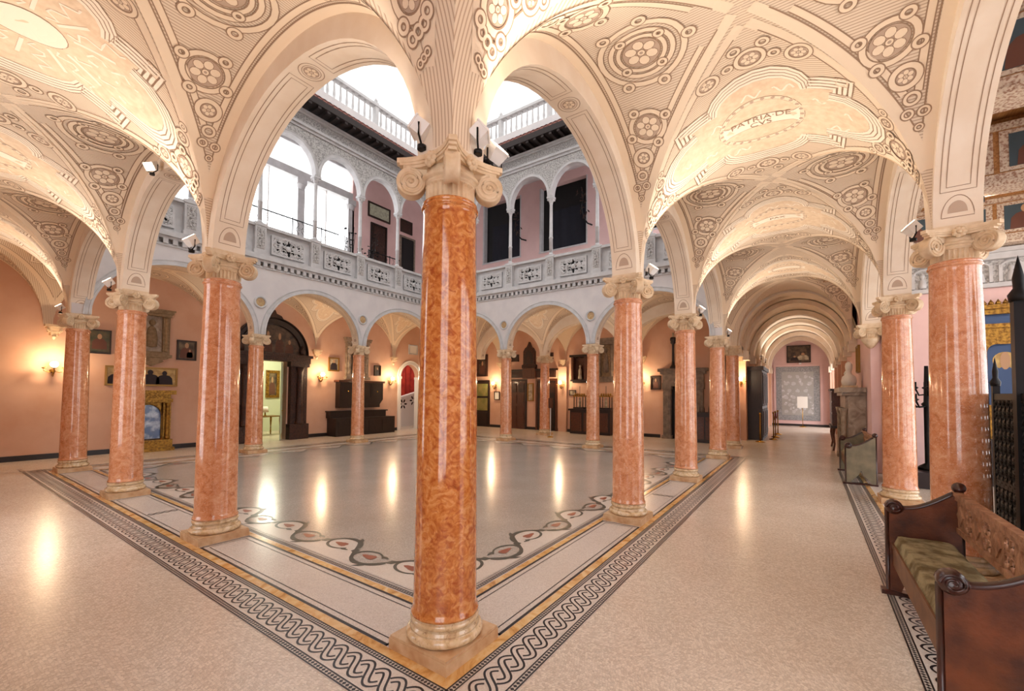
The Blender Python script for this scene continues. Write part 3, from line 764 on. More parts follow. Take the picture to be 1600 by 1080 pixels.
def arch_ring(mb,F,c,h,spring,rise,w,proud,m=0,n=28,o0=0):
    A=[];
    rows=[]
    for k in range(n+1):
        a=PI*k/n; ca,sa=cos(a),sin(a)
        P=[]
        for (dr,pr) in ((0,0),(0,proud),(w*.35,proud),(w*.4,proud*.6),(w*.85,proud*.6),(w,proud),(w*1.1,proud),(w*1.1,0)):
            P.append(F(c+(h+dr)*ca,o0-pr,spring+(rise+dr)*sa))
        rows.append(P)
    mb.grid(rows,m,False)
# lower court arches: archivolts and roundels
for F,TS,par in ((FF,XS,wF),(FR,YS,wR)):
    for i in range(3):
        a,b=TS[i]+.15,TS[i+1]-.15
        mb=MB(); arch_ring(mb,F,(a+b)/2,(b-a)/2,ZS,ACR-ZS,.12,.035); mb.obj('archivolt','court_stone',par)
    for t in TS[1:3]:
        mb=MB(); mb.lathe([(.12,0),(.125,.03),(.15,.045),(.175,.03),(.18,0)],28,T=lambda p,t=t,F=F:F(t+p[0],-p[2],4.22+p[1]),cap=False); r_=mb.obj('roundel','court_stone',par)
        mb=MB(); mb.lathe([(.12,.004),(.08,.012),(.03,.02),(.0,.02)],24,T=lambda p,t=t,F=F:F(t+p[0],-p[2],4.22+p[1]),cap=False); mb.obj('roundel_boss','medallion',r_)
def lathe_T(mb,prof,n,c): mb.lathe(prof,n,c=c)
# shared upper meshes
m=MB(); m.box(-.085,.085,-.085,.085,0,.05); m.lathe([(.078,.05),(.08,.075),(.066,.09),(.062,.12)],20)
LBASE=m.mesh('base','court_stone')
m=MB(); m.lathe([(.06,.12),(.06,.62),(.07,.63),(.07,.67),(.058,.68),(.05,1.8),(.058,1.82),(.058,1.84)],20); LSHAFT=m.mesh('shaft','court_stone')
m=MB(); m.lathe([(.055,1.84),(.075,1.9),(.105,1.98),(.11,2.0)],16); m.box(-.115,.115,-.115,.115,2.0,2.07)
for q in range(4):
    a=R(45+90*q); m.lathe([(.03,-.03),(.036,0),(.03,.03)],10,T=lambda p,a=a:(cos(a)*.11+p[0]*cos(a)-p[2]*sin(a),sin(a)*.11+p[0]*sin(a)+p[2]*cos(a),1.96+p[1]))
LCAP=m.mesh('capital','court_stone')
# pierced parapet panel: frame, four-leaf tracery and a boss on a dark sheet standing in for shade (local: x along, z up, -y to the court)
PW,PHt=.98,.56
m=MB(); f_=.045
m.box(-PW/2,PW/2,-.02,.03,0,f_); m.box(-PW/2,PW/2,-.02,.03,PHt-f_,PHt); m.box(-PW/2,-PW/2+f_,-.02,.03,f_,PHt-f_); m.box(PW/2-f_,PW/2,-.02,.03,f_,PHt-f_)
PFR=m.mesh('panel_frame','court_stone')
m=MB()
rn=random.Random(11)
for sx in (-1,1):
    for sz in (-1,1):
        for cx,cz,r_ in ((.14,.12,.10),(.31,.12,.10),(.23,.19,.05),(.40,.05,.05),(.40,.19,.06),(.22,.03,.05),(.09,.22,.05)):
            cx_,cz_=sx*cx,PHt/2+sz*cz
            m.tube([(cx_+sx*r_*(1-.75*k/16)*cos(k*.62),0,cz_+sz*r_*(1-.75*k/16)*sin(k*.62)) for k in range(17)],.02,5)
            for q in range(6):
                a=rn.random()*6.28; m.lathe([(.001,-.02),(.03,-.014),(.034,0),(.0,.004)],7,T=lambda p,a=a,cx_=cx_,cz_=cz_,r_=r_:(cx_+r_*cos(a)+p[0],p[2],cz_+r_*sin(a)+p[1]))
m.tube([(-PW/2+f_,0,PHt/2),(PW/2-f_,0,PHt/2)],.012,5)
m.lathe([(.001,-.04),(.05,-.025),(.08,-.005),(.085,.0)],14,T=lambda p:(p[0],p[2],PHt/2+p[1]))
PTR=m.mesh('tracery','court_stone')
m=MB(); m.box(-PW/2,PW/2,.03,.06,0,PHt); PVO=m.mesh('panel_shade','dark_void')  # dark sheet paints the shade seen through the piercings
m=MB(); m.box(-.15,.15,-.06,.12,0,.86); m.box(-.17,.17,-.08,.12,0,.1); m.box(-.17,.17,-.08,.14,.8,.88); PIER=m.mesh('parapet_pier','court_stone')
m=MB(); m.box(-.10,.10,-.075,-.058,.16,.74)
for k in range(5): m.lathe([(.001,-.03),(.028,-.02),(.034,0)],8,T=lambda p,k=k:(p[0]+(.02 if k%2 else -.02),p[2]-.07,.24+.1*k+p[1]))
PREL=m.mesh('pier_relief','carved_stone')
# roof balustrade
m=MB(); m.lathe([(.045,0),(.045,.04),(.03,.06),(.05,.2),(.035,.4),(.026,.6),(.04,.66),(.045,.7)],10); BAL=m.mesh('baluster','court_stone')
def upper(name,F,rz,cols,t0,t1,labelw,side):
    p=struct('trim_'+name,'pale carved parapet, dentil course and loggia front '+side,'parapet')
    mb=MB()
    Fbox(mb,F,t0,t1,-.05,.2,5.36,5.42); Fbox(mb,F,t0,t1,-.12,.2,5.42,5.52); Fbox(mb,F,t0,t1,-.08,.2,5.52,5.57); mb.obj('ledge','court_stone',p)
    mb=MB(); n=int((t1-t0)/.19)
    for i in range(n): Fbox(mb,F,t0+i*.19,t0+i*.19+.10,-.07,.0,5.24,5.36)
    Fbox(mb,F,t0,t1,-.03,.02,5.19,5.24); mb.obj('dentil_course','court_stone',p)['kind']='stuff'
    mb=MB(); Fbox(mb,F,t0,t1,.065,.12,5.57,6.40); mb.obj('parapet_wall','court_stone',p)
    mb=MB(); Fbox(mb,F,t0,t1,-.05,.14,6.34,6.42); mb.obj('parapet_rail','court_stone',p)
    for c in cols:
        q=inst(PIER,'parapet_pier',p,F(c,0,5.57),rz); inst(PREL,'pier_relief',q)
    for a,b in zip(cols,cols[1:]):
        q=inst(PFR,'pierced_panel',p,F((a+b)/2,.02,5.66),rz); inst(PTR,'tracery',q); inst(PVO,'panel_shade',q)
    # loggia arches above
    ar=arcade('wall_loggia_'+name,'pale loggia arches carried on slender columns '+side,(lambda t,o,z:F(t,.04+o+.0,z)),cols,9.74,8.49,9.38,.10,.085,('court_stone','carved_stone','court_stone'),ornament=False,ends=(True,True))
    for a,b in zip(cols,cols[1:]):
        mb=MB(); arch_ring(mb,F,(a+b)/2,(b-a)/2-.085,8.49,.89,.09,.03,n=22,o0=-.06); mb.obj('archivolt','court_stone',ar)
    mb=MB(); Fbox(mb,F,t0,t1,-.10,.2,9.72,9.80); Fbox(mb,F,t0,t1,-.16,.2,9.80,9.88); mb.obj('string_course','court_stone',ar)
    mb=MB(); Fbox(mb,F,t0,t1,-.06,.2,9.88,10.18); mb.obj('carved_frieze','carved_stone',ar)
    mb=MB(); Fbox(mb,F,t0,t1,-.12,.2,10.18,10.22); Fbox(mb,F,t0,t1,-.2,.2,10.22,10.28); mb.obj('cornice','court_stone',ar)
    # eave: dark rafters and boards, tile edge
    ev=struct('roof_'+name,'dark timber eave with scalloped tile edge '+side,'roof')
    mb=MB(); mb.add([F(t,o,z) for t in (t0,t1) for o,z in ((.2,10.40),(-.62,10.36),(-.62,10.56),(.3,11.3))],[(0,1,5,4),(1,2,6,5),(2,3,7,6)]); mb.obj('eave_board','eave_wood',ev)
    mb=MB(); n=int((t1-t0)/.3)
    for i in range(n): Fbox(mb,F,t0+i*.3,t0+i*.3+.1,-.6,.1,10.28,10.38)
    mb.obj('rafters','eave_wood',ev)['kind']='stuff'
    mb=MB(); n=int((t1-t0)/.17)
    for i in range(n):
        c=t0+.17*(i+.5)
        for k in range(2):
            P=[]
            for o,z in ((-.60,10.57),(-.2,10.85)):
                P.append([F(c+.075*cos(a),o,z+.06*sin(a)+k*.03) for a in [PI*j/6 for j in range(7)]])
            mb.grid(P,0,True)
        mb.add([F(c+.075*cos(PI*j/6),-.60,10.57+.06*sin(PI*j/6)) for j in range(7)],[tuple(range(7))],0)
    mb.obj('tile_edge','roof_tile',ev)['kind']='stuff'
    mb=MB(); mb.add([F(t,o,z) for t in (t0,t1) for o,z in ((-.55,10.57),(.1,11.02))],[(0,1,3,2)]); mb.obj('roof_slope','roof_tile',ev)
    # balustrade
    bl=thing('roof_balustrade','white roof balustrade against the sky '+side,'balustrade',kind='thing')
    mb=MB(); Fbox(mb,F,t0,t1,-.02,.28,11.0,11.28); Fbox(mb,F,t0,t1,0,.26,11.28,11.34); mb.obj('plinth_course','court_plaster',bl)
    mb=MB(); Fbox(mb,F,t0,t1,.02,.24,12.04,12.14); mb.obj('handrail','court_stone',bl)
    n=int((t1-t0)/.235)
    for i in range(n):
        t=t0+.235*(i+.5)
        if i%9==4:
            mb=MB(); Fbox(mb,F,t-.07,t+.07,.04,.22,11.34,12.2)
            mb.lathe([(.03,12.2),(.04,12.22),(.07,12.28),(.04,12.34),(.02,12.38),(.0,12.4)],12,c=F(t,.13,0)[:2]+(0,)); mb.obj('finial_post','court_stone',bl)
        else: inst(BAL,'baluster',bl,F(t,.13,11.34))
    return p
colsR=[5.16+1.703*k for k in (-3,-2,-1,0,1,2,3)]; colsF=[5.15+1.633*k for k in (-3,-2,-1,0,1,2,3)]
upper('court_far_right',FR,-PI/2,colsR,0,YS[3],'', 'on the panelled-door side of the court')
upper('court_far_left',FF,0,colsF,0,XS[3]-TH-.65,'', 'on the carved-portal side of the court')
names=['first','second','third','fourth','fifth','sixth','seventh']
for F,cols,rz,sd in ((FR,colsR,-PI/2,'dark-hung'),(FF,colsF,0,'glazed')):
    for i,c in enumerate(cols):
        if i in (0,6): continue
        t=thing('loggia_column','slender pale loggia column, %s along the %s upper gallery'%(names[i-1],sd),'column',F(c,.04,6.42),0,'slender upper loggia columns',kind='thing')
        inst(LBASE,'base',t); inst(LSHAFT,'shaft',t); inst(LCAP,'capital',t)
# loggia shells
LF=struct('floor','upper loggia floor slabs behind the parapets','floor')
mb=MB(); mb.box(-.2,15.5,YS[3]-.05,YW+.2,5.26,5.42); mb.obj('loggia_slab','court_plaster',LF)
mb=MB(); mb.box(XS[3]-.05,15.5,-.2,YS[3]-.05,5.26,5.42); mb.obj('loggia_slab','court_plaster',LF)
LC=struct('ceiling','pale blue-grey ceiling of the upper loggia','ceiling')
mb=MB(); mb.box(-.2,15.5,YS[3]+.1,YW+.2,10.9,11.0); mb.obj('loggia_ceiling','court_plaster',LC)
mb=MB(); mb.box(XS[3]+.1,15.5,-.2,YS[3]+.1,10.9,11.0); mb.obj('loggia_ceiling','court_plaster',LC)
ww=struct('wall_loggia_back_right','pink back wall of the upper loggia with two dark hung openings','wall')
def wall_holes(mb,F,t0,t1,z0,z1,holes,o0,o1,m=0):
    """rectangular holes list (a,b,z0,z1), sorted"""
    t=t0
    for a,b,h0,h1 in sorted(holes):
        Fbox(mb,F,t,a,o0,o1,z0,z1,m)
        if h0>z0: Fbox(mb,F,a,b,o0,o1,z0,h0,m)
        if h1<z1: Fbox(mb,F,a,b,o0,o1,h1,z1,m)
        t=b
    Fbox(mb,F,t,t1,o0,o1,z0,z1,m)
FB=lambda t,o,z:(13.3+o,t,z)
holes=[(5.11,7.33,7.75,10.5),(8.29,10.42,7.78,10.5),(1.6,3.6,7.75,10.5)]
mb=MB(); wall_holes(mb,FB,-.2,YW,5.4,11,holes,0,.25); mb.obj('plaster','pink_pale',ww)
for a,b,z0,z1 in holes:
    mb=MB(); Fbox(mb,FB,a-.02,b+.02,-.02,.02,z0-.06,z0); Fbox(mb,FB,b-.07,b,-.01,.24,z0,z1); Fbox(mb,FB,a,a+.05,-.01,.24,z0,z1); mb.obj('opening_jamb','court_stone',ww)
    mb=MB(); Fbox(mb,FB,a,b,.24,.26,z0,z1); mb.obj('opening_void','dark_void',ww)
for (a,b,z0,z1),lab in zip(holes[:2],('right of the iron lantern bracket','nearest the main column capital')):
    mb=MB(); n=24
    A=[];B=[]
    for i in range(n+1):
        t=a+.08+(b-a-.5)*i/n; o=.16+.02*sin(i*1.1); A.append(FB(t,o,z0+.02)); B.append(FB(t,o,z0+1.7))
    mb.strip(A,B,0,True); mb.strip([ (p[0]+.01,p[1],p[2]) for p in B],[(p[0]+.01,p[1],p[2]) for p in A],0,True)
    o=mb.obj('hanging_textile','starred_cloth'); tag(o,'dark starred textile hung in the upper opening '+lab,'textile','starred hangings upstairs')
# glazed back of the far-left loggia
wl=struct('wall_loggia_back_left','pink back wall of the glazed upper loggia','wall')
FB2=lambda t,o,z:(t,13.3+o,z)
mb=MB(); Fbox(mb,FB2,8.3,15.5,0,.25,5.4,11); mb.obj('plaster','pink_pale',wl)
mb=MB(); Fbox(mb,FB2,-.4,8.3,0,.25,5.4,6.3); mb.obj('plaster','pink_pale',wl)
wn=struct('window_1','tall white-framed glazing with bright daylight behind the upper loggia','window')
mb=MB(); Fbox(mb,FB2,-.4,8.3,-.02,.27,9.62,9.9); Fbox(mb,FB2,-.4,8.3,0,.25,10.8,11); mb.obj('transom_beam','court_stone',wn)
for x in (-.3,1.75,3.9,6.15,8.25):
    mb=MB(); Fbox(mb,FB2,x-.13,x+.13,0,.26,6.3,9.4); Fbox(mb,FB2,x-.18,x+.18,-.05,.3,9.4,9.62)
    mb.lathe([(.14,9.2),(.15,9.25),(.19,9.38),(.19,9.42)],14,c=(x,13.4,0)); mb.obj('pilaster','court_stone',wn)
for i in range(4):
    x0=(-.3,1.75,3.9,6.15)[i]+.13; x1=(1.75,3.9,6.15,8.25)[i]-.13
    mb=MB(); Fbox(mb,FB2,(x0+x1)/2-.02,(x0+x1)/2+.02,.1,.15,6.3,9.62); mb.obj('mullion','white_paint',wn)
    for a,b in ((x0,(x0+x1)/2-.02),((x0+x1)/2+.02,x1)):
        mb=MB(); Fbox(mb,FB2,a,b,.12,.126,6.3,9.62); mb.obj('pane','window_glass',wn)
    mb=MB(); Fbox(mb,FB2,x0,x1,.12,.126,9.9,10.8); mb.obj('pane','window_glass',wn)
# iron stair railing behind the glazed arches, with potted flower sprays
def iron_rail(F,t0,t1,z0,z1,label,name='iron_railing'):
    t=thing(name,label,'railing')
    mb=MB(); mb.tube([F(t0,0,z1),F(t1,0,z1)],.022,6); mb.tube([F(t0,0,z0),F(t1,0,z0)],.016,6); mb.obj('rail',"iron",t)
    n=max(2,int(abs(t1-t0)/.17)); mb=MB()
    for i in range(n+1):
        q=t0+(t1-t0)*i/n
        if i%6==0: mb.tube([F(q,0,5.42),F(q,0,z1+.05)],.018,5)
        else:
            mb.tube([F(q+.05*sin(k*1.05),0,z0+(z1-z0)*k/10) for k in range(11)],.009,4)
            mb.tube([F(q+.05+.035*cos(2*PI*k/8),0,(z0+z1)/2+.05*sin(2*PI*k/8)) for k in range(8)],.007,4,closed=True)
    mb.obj('scrollwork','iron',t); return t
iron_rail(lambda t,o,z:(t,12.2,z),3.2,7.0,7.0,7.55,'black iron scroll railing in front of the bright upstairs glazing')
iron_rail(lambda t,o,z:(t,12.6,z),8.6,10.2,6.9,7.5,'black iron railing in front of the dark upstairs door')
for x,y,z,lab in ((7.35,11.9,7.0,'left of the third loggia column'),(8.2,12.0,7.0,'right of the third loggia column')):
    t=thing('iron_flower_spray','black wrought-iron flower spray standing '+lab,'flower spray',(x,y,5.42),group='iron flower sprays upstairs')
    mb=MB(); rn=random.Random(int(x*10)); mb.lathe([(.1,0),(.14,.2),(.12,.3)],12); mb.obj('pot','iron',t)
    mb=MB(); ml=MB()
    for i in range(11):
        a=rn.random()*2*PI; r_=.12+.3*rn.random(); h=1.3+1.3*rn.random()
        mb.tube([(0,0,.3),(cos(a)*r_*.4,sin(a)*r_*.4,h*.6),(cos(a)*r_,sin(a)*r_,h)],.01,4)
        for k in range(6):
            u=.45+.55*rn.random(); b=rn.random()*2*PI; p=(cos(a)*r_*u+.06*cos(b),sin(a)*r_*u+.06*sin(b),.3+(h-.3)*u)
            ml.add([p,(p[0]+.08*cos(b),p[1]+.08*sin(b),p[2]+.03),(p[0]+.11*cos(b),p[1]+.11*sin(b),p[2]-.01),(p[0]+.05*cos(b+1),p[1]+.05*sin(b+1),p[2]-.03)],[(0,1,2,3)])
    mb.obj('stems','iron',t); ml.obj('leaves','iron',t)
# ------------------------------------------------------------ outer ground-floor walls
def arch_hole_wall(mb,F,c,h,z0,spring,rise,t0,t1,z1,o0,o1,m=0,n=20):
    Fbox(mb,F,t0,c-h,o0,o1,z0,z1,m); Fbox(mb,F,c+h,t1,o0,o1,z0,z1,m)
    cur=[(c+h*cos(PI*k/n),spring+rise*sin(PI*k/n)) for k in range(n+1)]
    for o in (o0,o1): mb.strip([F(t,o,z) for t,z in cur],[F(t,o,z1) for t,z in cur],m)
    mb.strip([F(t,o0,z) for t,z in cur],[F(t,o1,z) for t,z in cur],m)
wfl=struct('wall_far_left','salmon pink wall of the far left gallery with pictures and carved portal','wall')
FW=lambda t,o,z:(t,YW+o,z)
mb=MB(); wall_holes(mb,FW,-3.4,10.6,0,5.3,[(4.72,5.86,0,2.80)],0,.3)
arch_hole_wall(mb,FW,11.65,.58,0,2.45,.60,10.6,15.6,5.3,0,.3); mb.obj('plaster','pink_plaster',wfl)
bbs=struct('baseboard_far_left','low black skirting along the pink far left wall','baseboard')
mb=MB()
for a,b in ((-3.4,4.3),(6.6,11.0),(12.3,15.3)): Fbox(mb,FW,a,b,-.02,.0,0,.13)
mb.obj('skirting','black_base',bbs)
wfr=struct('wall_far_right','salmon pink wall of the far aisle with doors, shrine and stone portal','wall')
FX=lambda t,o,z:(XW+o,t,z)
mb=MB(); Fbox(mb,FX,.22,YW,0,.3,0,5.3); mb.obj('plaster','pink_plaster',wfr)
mb=MB(); Fbox(mb,FX,7.0,7.42,-.12,-.002,0,2.96); tag(mb.obj('trim_2','pink_plaster'),'shallow pink pilaster under the sconce beside the aisle door','trim',kind='structure')
bbr=struct('baseboard_far_right','low black skirting along the pink far right wall','baseboard')
mb=MB()
for a,b in ((.3,1.1),(2.85,4.6),(6.65,7.5),(8.65,9.2),(10.25,11.45),(12.3,13.4)): Fbox(mb,FX,a,b,-.02,0,0,.13)
mb.obj('skirting','black_base',bbr)
# left and rear walls, out of frame; left windows added to bring in daylight
wls=struct('wall_left','pink wall with added unseen windows closing the left gallery','wall'); FLW=lambda t,o,z:(XL-o,t,z)
lw=[(-2.9,-.7,.5,4.1),(4.2,6.4,.5,4.1)]
mb=MB(); wall_holes(mb,FLW,-3.4,YW+.3,0,5.3,lw,0,.3); mb.obj('plaster','pink_plaster',wls)
for i,(a,b,z0,z1) in enumerate(lw):
    w_=struct('window_%d'%(i+8),'unseen tall window added to the left gallery wall for daylight, %s one'%('nearer','farther')[i],'window'); mb=MB()
    for q in (a,(a+b)/2-.03,b-.06): Fbox(mb,FLW,q,q+.06,.1,.16,z0,z1)
    for q in (z0,z0+1.2,z0+2.4,z1-.06): Fbox(mb,FLW,a,b,.1,.16,q,q+.06)
    mb.obj('window_frame','white_paint',w_); mb=MB(); Fbox(mb,FLW,a,b,.125,.13,z0,z1); mb.obj('pane','window_glass',w_)
# corridor
XC=27.3; YR=-3.2; YL=-.08
wcl=struct('wall_corridor_left','pink wall on the left of the far corridor','wall')
mb=MB(); mb.box(16.45,XC,YL+.002,YL+.3,0,6); mb.box(15.3,16.3,.22,.6,0,6); mb.box(16.3,16.6,YL,.6,0,6); mb.obj('plaster','pink_plaster',wcl)
wcr=struct('wall_corridor_right','pale pink wall on the right of the corridor behind the settle','wall')
mb=MB(); FC=lambda t,o,z:(t,YR-o,z)
wall_holes(mb,FC,10.35,XC,0,6,[(22.6,26.6,0,4.6)],0,.3); mb.obj('plaster','pink_pale',wcr)
wce=struct('wall_corridor_end','pink wall with recessed arch closing the corridor','wall')
mb=MB(); mb.box(XC,XC+.3,-3.6,.4,0,6); mb.obj('plaster','pink_pale',wce)
bbe=struct('baseboard_corridor_end','black skirting under the framed carpet','baseboard')
mb=MB(); mb.box(XC-.03,XC,-3.2,0,0,.12); mb.obj('skirting','black_base',bbe)
cc=struct('ceiling','barrel vault with repeated round ribs over the far corridor','ceiling')
yc=(YR+YL)/2; hy=(YL-YR)/2
def barrel(mb,x0,x1,h,rise,zs,n=28,m=0): 
    rows=[[(x,yc+h*cos(PI*k/n),zs+rise*sin(PI*k/n)) for k in range(n+1)] for x in (x0,x1)]; mb.grid(rows,m,True)
mb=MB(); barrel(mb,EX-.2,XC,hy,1.72,3.35); mb.obj('barrel','cream',cc)
for k,x in enumerate((EX+.1,15.4,17.6,19.8,22.0,24.3,26.5)):
    mb=MB(); n=28; rw=.38; dr=.13+.012*k
    a=[(cos(PI*j/n),sin(PI*j/n)) for j in range(n+1)]
    P=lambda h,r_,x_:[(x_,yc+h*c,3.30+r_*s) for c,s in a]
    mb.strip(P(hy,1.74,x),P(hy-dr,1.74-dr,x)); mb.strip(P(hy-dr,1.74-dr,x),P(hy-dr,1.74-dr,x+rw),0,True); mb.strip(P(hy-dr,1.74-dr,x+rw),P(hy,1.74,x+rw))
    for y0,y1 in ((YR,YR+dr+.06),(YL-dr-.06,YL)):
        mb.box(x-.02,x+rw+.02,y0,y1,3.0,3.3); mb.box(x-.06,x+rw+.06,y0-.0,y1+.0,3.22,3.32)
    mb.obj('transverse_rib','cream',cc)
    if k>1:
        for y0,y1 in ((YR,YR+dr),(YL-dr,YL)):
            mb=MB(); mb.box(x,x+rw,y0,y1,0,3.0); mb.obj('pilaster','pink_plaster',cc)
mb=MB(); mb.box(EX-.2,XC+.3,-3.6,.4,5.35,5.5); mb.obj('slab','court_plaster',cc)
# corbels under the vault springings on the far walls
m=MB(); m.box(-.17,.17,-.15,0,.25,.31); m.box(-.14,.14,-.12,0,.20,.25); m.prism([(-.12,0),(-.10,-.10),(.10,-.10),(.12,0)],.12,.20); m.prism([(-.085,0),(-.06,-.075),(.06,-.075),(.085,0)],.04,.12)
m.lathe([(.001,-.06),(.025,-.04),(.045,.0),(.05,.05)],12,c=(0,-.04,0))
for sx in (-1,1): m.lathe([(.03,-.02),(.036,0),(.03,.02)],10,T=lambda p,sx=sx:(sx*.11+p[0],-.12+p[2],.17+p[1]))
CORB=m.mesh('corbel','stone')
labs=['beside the leftmost sconce','behind the left columns','above the sconce by the small gilt-framed picture','above the sconce next to the curtained arch']
for x,l in zip(XS,labs):
    o=inst(CORB,'corbel',None,(x+.02,YW,3.02)); tag(o,'carved cream stone corbel under the vault '+l,'corbel','carved vault corbels',kind='thing')
for y,l in zip((3.55,7.2,10.8),('beside the small framed relief','between aisle door and shrine','by the glazed aisle door')):
    o=inst(CORB,'corbel',None,(XW-.003,y,2.98),-PI/2); tag(o,'carved cream stone corbel under the vault '+l,'corbel','carved vault corbels',kind='thing')
# wall lunette backs: stone springers down to the corbels come from the vault webs
# pier with sconce at the corridor mouth
o=MB().box(16.2,16.62,-.10,.24,3.0,3.3).box(16.15,16.66,-.14,.28,3.2,3.32).obj('trim_1','stone'); tag(o,'cream capital band on the lit pier at the corridor mouth','trim',kind='structure')
# ------------------------------------------------------------ lamps
WARM=(1,.87,.74)
def light(kind,name,parent,loc,energy,color=WARM,size=.05,aim=None,angle=110,blend=.7):
    l=bpy.data.lights.new(name,kind); l.energy=energy; l.color=color
    l.shadow_soft_size=size
    if kind=='SPOT': l.spot_size=R(angle); l.spot_blend=blend
    o=bpy.data.objects.new(name,l); COL.objects.link(o); o.location=loc
    if parent: o.parent=parent
    if aim: o.rotation_euler=(Vector(aim)-Vector(loc)).to_track_quat('-Z','Y').to_euler()
    return o
m=MB(); m.prism([(-.055,-.045),(.055,-.045),(.075,.05),(-.075,.05)],-.05,.05,T=lambda p:(p[0],p[2],p[1])); m.box(-.08,.08,-.056,.056,.046,.058); FHOUS=m.mesh('housing','lamp_white')
m=MB(); m.box(-.066,.066,-.046,.046,.058,.062); FLENS=m.mesh('lens','flood_lens')
m=MB(); m.tube([(-.085,0,.01),(-.085,0,-.07),(0,0,-.10),(.085,0,-.07),(.085,0,.01)],.007,5); m.lathe([(.03,-.13),(.03,-.10),(.012,-.095)],10); FBR=m.mesh('bracket','iron')
def flood(x,y,z,aim,label,w=None,on=True,ang=115):
    t=thing('floodlight',label,'floodlight',(x,y,z),group='small white floodlights on the capitals')
    d=(Vector(aim)-Vector((x,y,z)))
    zz=d.normalized(); xx=Vector((-zz.y,zz.x,0)); xx=(xx if xx.length>1e-3 else Vector((1,0,0))).normalized(); yy=zz.cross(xx)
    rot=Matrix((xx,yy,zz)).transposed().to_euler(); rzb=math.atan2(xx.y,xx.x)
    h=inst(FHOUS,'housing',t); h.rotation_euler=rot; l=inst(FLENS,'lens',t); l.rotation_euler=rot
    b=inst(FBR,'bracket',t); b.rotation_euler.z=rzb
    dn=d.normalized()*.075
    q=light('SPOT','flood_beam',t,tuple(dn),w or FLOOD_W,WARM,.06,tuple(dn+d),ang,.85)
    return t
yg=GI/2-.1
flood(-.19,.09,3.47,(-1.4,2.0,5.0),'white floodlight tilted left on the nearest column capital')
flood(.07,-.19,3.47,(1.0,-1.5,5.0),'white floodlight at the front right of the nearest column capital')
flood(.31,-.15,3.47,(.3,-1.9,5.0),'white floodlight at the right rim of the nearest column capital')
for i,l in ((1,'left of the nearest column'),(2,'before the gilded altar niche'),(3,'beside the leftmost sconce')):
    flood(-.24,YS[i]+.25,3.46,(-1.6,YS[i]+.2,5.0),'white floodlight on the capital of the column '+l)
for i,l in ((1,'right of the nearest column'),(2,'before the grey stone portal'),(3,'at the corridor end of the right row')):
    flood(XS[i]+.28,-.24,3.46,(XS[i]+.1,-1.6,5.0),'white floodlight on the capital of the column '+l)
flood(-.27,5.30,4.78,(-1.7,4.6,3.6),'lit floodlight on a bracket at the crown of the left arch',w=12)
for x,l in ((19.8,'nearer'),(22.0,'farther')): flood(x-.1,YL-.25,3.45,(x+.3,-1.7,5.0),'lit floodlight on the corridor springing, the %s of two'%l,w=110)
for i,l in ((1,'before the carved portal'),(2,'before the hanging cabinet')):
    flood(XS[i],YS[3]+.26,3.46,(XS[i],YS[3]+1.5,5.0),'floodlight behind the capital of the slim column '+l,w=32)
for i,l in ((1,'before the sideboard'),(2,'left of the panelled aisle door')):
    flood(XS[3]+.26,YS[i],3.46,(XS[3]+1.6,YS[i],5.0),'floodlight behind the capital of the slim column '+l,w=32)
flood(DX[0]+.2,GY+.26,3.46,(DX[0],-1.6,5.0),'floodlight on the corridor side of the column behind the pew',w=22)
# sconces (local: +y out of the wall)
m=MB(); m.lathe([(.0,0),(.05,.005),(.055,.02),(.03,.04),(.0,.045)],14,T=lambda p:(p[0],p[2],p[1]-.02)); SPL=m.mesh('backplate','gilt')
m=MB()
for k in range(12): pass
m.tube([(0,.03,-.12),(0,.08,-.15),(.01,.16,-.12),(.0,.22,-.03),(0,.22,.05)],.016,6); m.tube([(0,.04,0),(0,.11,-.02),(0,.13,-.09),(0,.08,-.13),(0,.05,-.09)],.012,6); SARM=m.mesh('arm','gilt')
m=MB()
for sx in (-1,1): m.tube([(0,.2,-.03),(sx*.09,.2,-.06),(sx*.17,.2,-.03),(sx*.19,.2,.04),(sx*.14,.2,.07)],.010,6); m.lathe([(.0,.02),(.035,.03),(.045,.05),(.02,.06)],12,c=(sx*.17,.2,0))
m.lathe([(.012,.03),(.05,.05),(.055,.06)],14,c=(0,.22,0)); SARM2=m.mesh('branch','gilt')
m=MB(); m.lathe([(.001,.06),(.045,.075),(.075,.12),(.07,.17),(.04,.205),(.0,.21)],16,c=(0,.22,0)); SGL=m.mesh('globe','bulb')
def sconce(x,y,z,rz,label,w=None):
    t=thing('wall_sconce',label,'sconce',(x,y,z),rz,'gilt wall sconces with lit globes')
    inst(SPL,'backplate',t); inst(SARM,'arm',t); inst(SARM2,'branch',t); inst(SGL,'globe',t)
    light('POINT','sconce_light',t,(0,.30,.16),w or SCONCE_W,(1,.72,.44),.07)
sconce(.02,YW-.02,2.2,PI,'lit gilt sconce on the pink wall at far left')
sconce(7.1,YW-.02,2.25,PI,'lit gilt sconce between carved portal and hanging cabinet')
sconce(10.44,YW-.02,2.2,PI,'lit gilt sconce beside the red-curtained arch')
sconce(XW-.02,11.1,2.1,PI/2,'lit sconce on the far aisle wall right of the nearest column')
sconce(XW-.14,7.2,2.1,PI/2,'lit sconce between aisle door and wooden shrine')
sconce(XW-.02,3.6,2.15,PI/2,'sconce mostly hidden behind the pink front column')
sconce(16.28,.07,2.2,PI/2,'lit starry sconce on the pier at the corridor mouth')

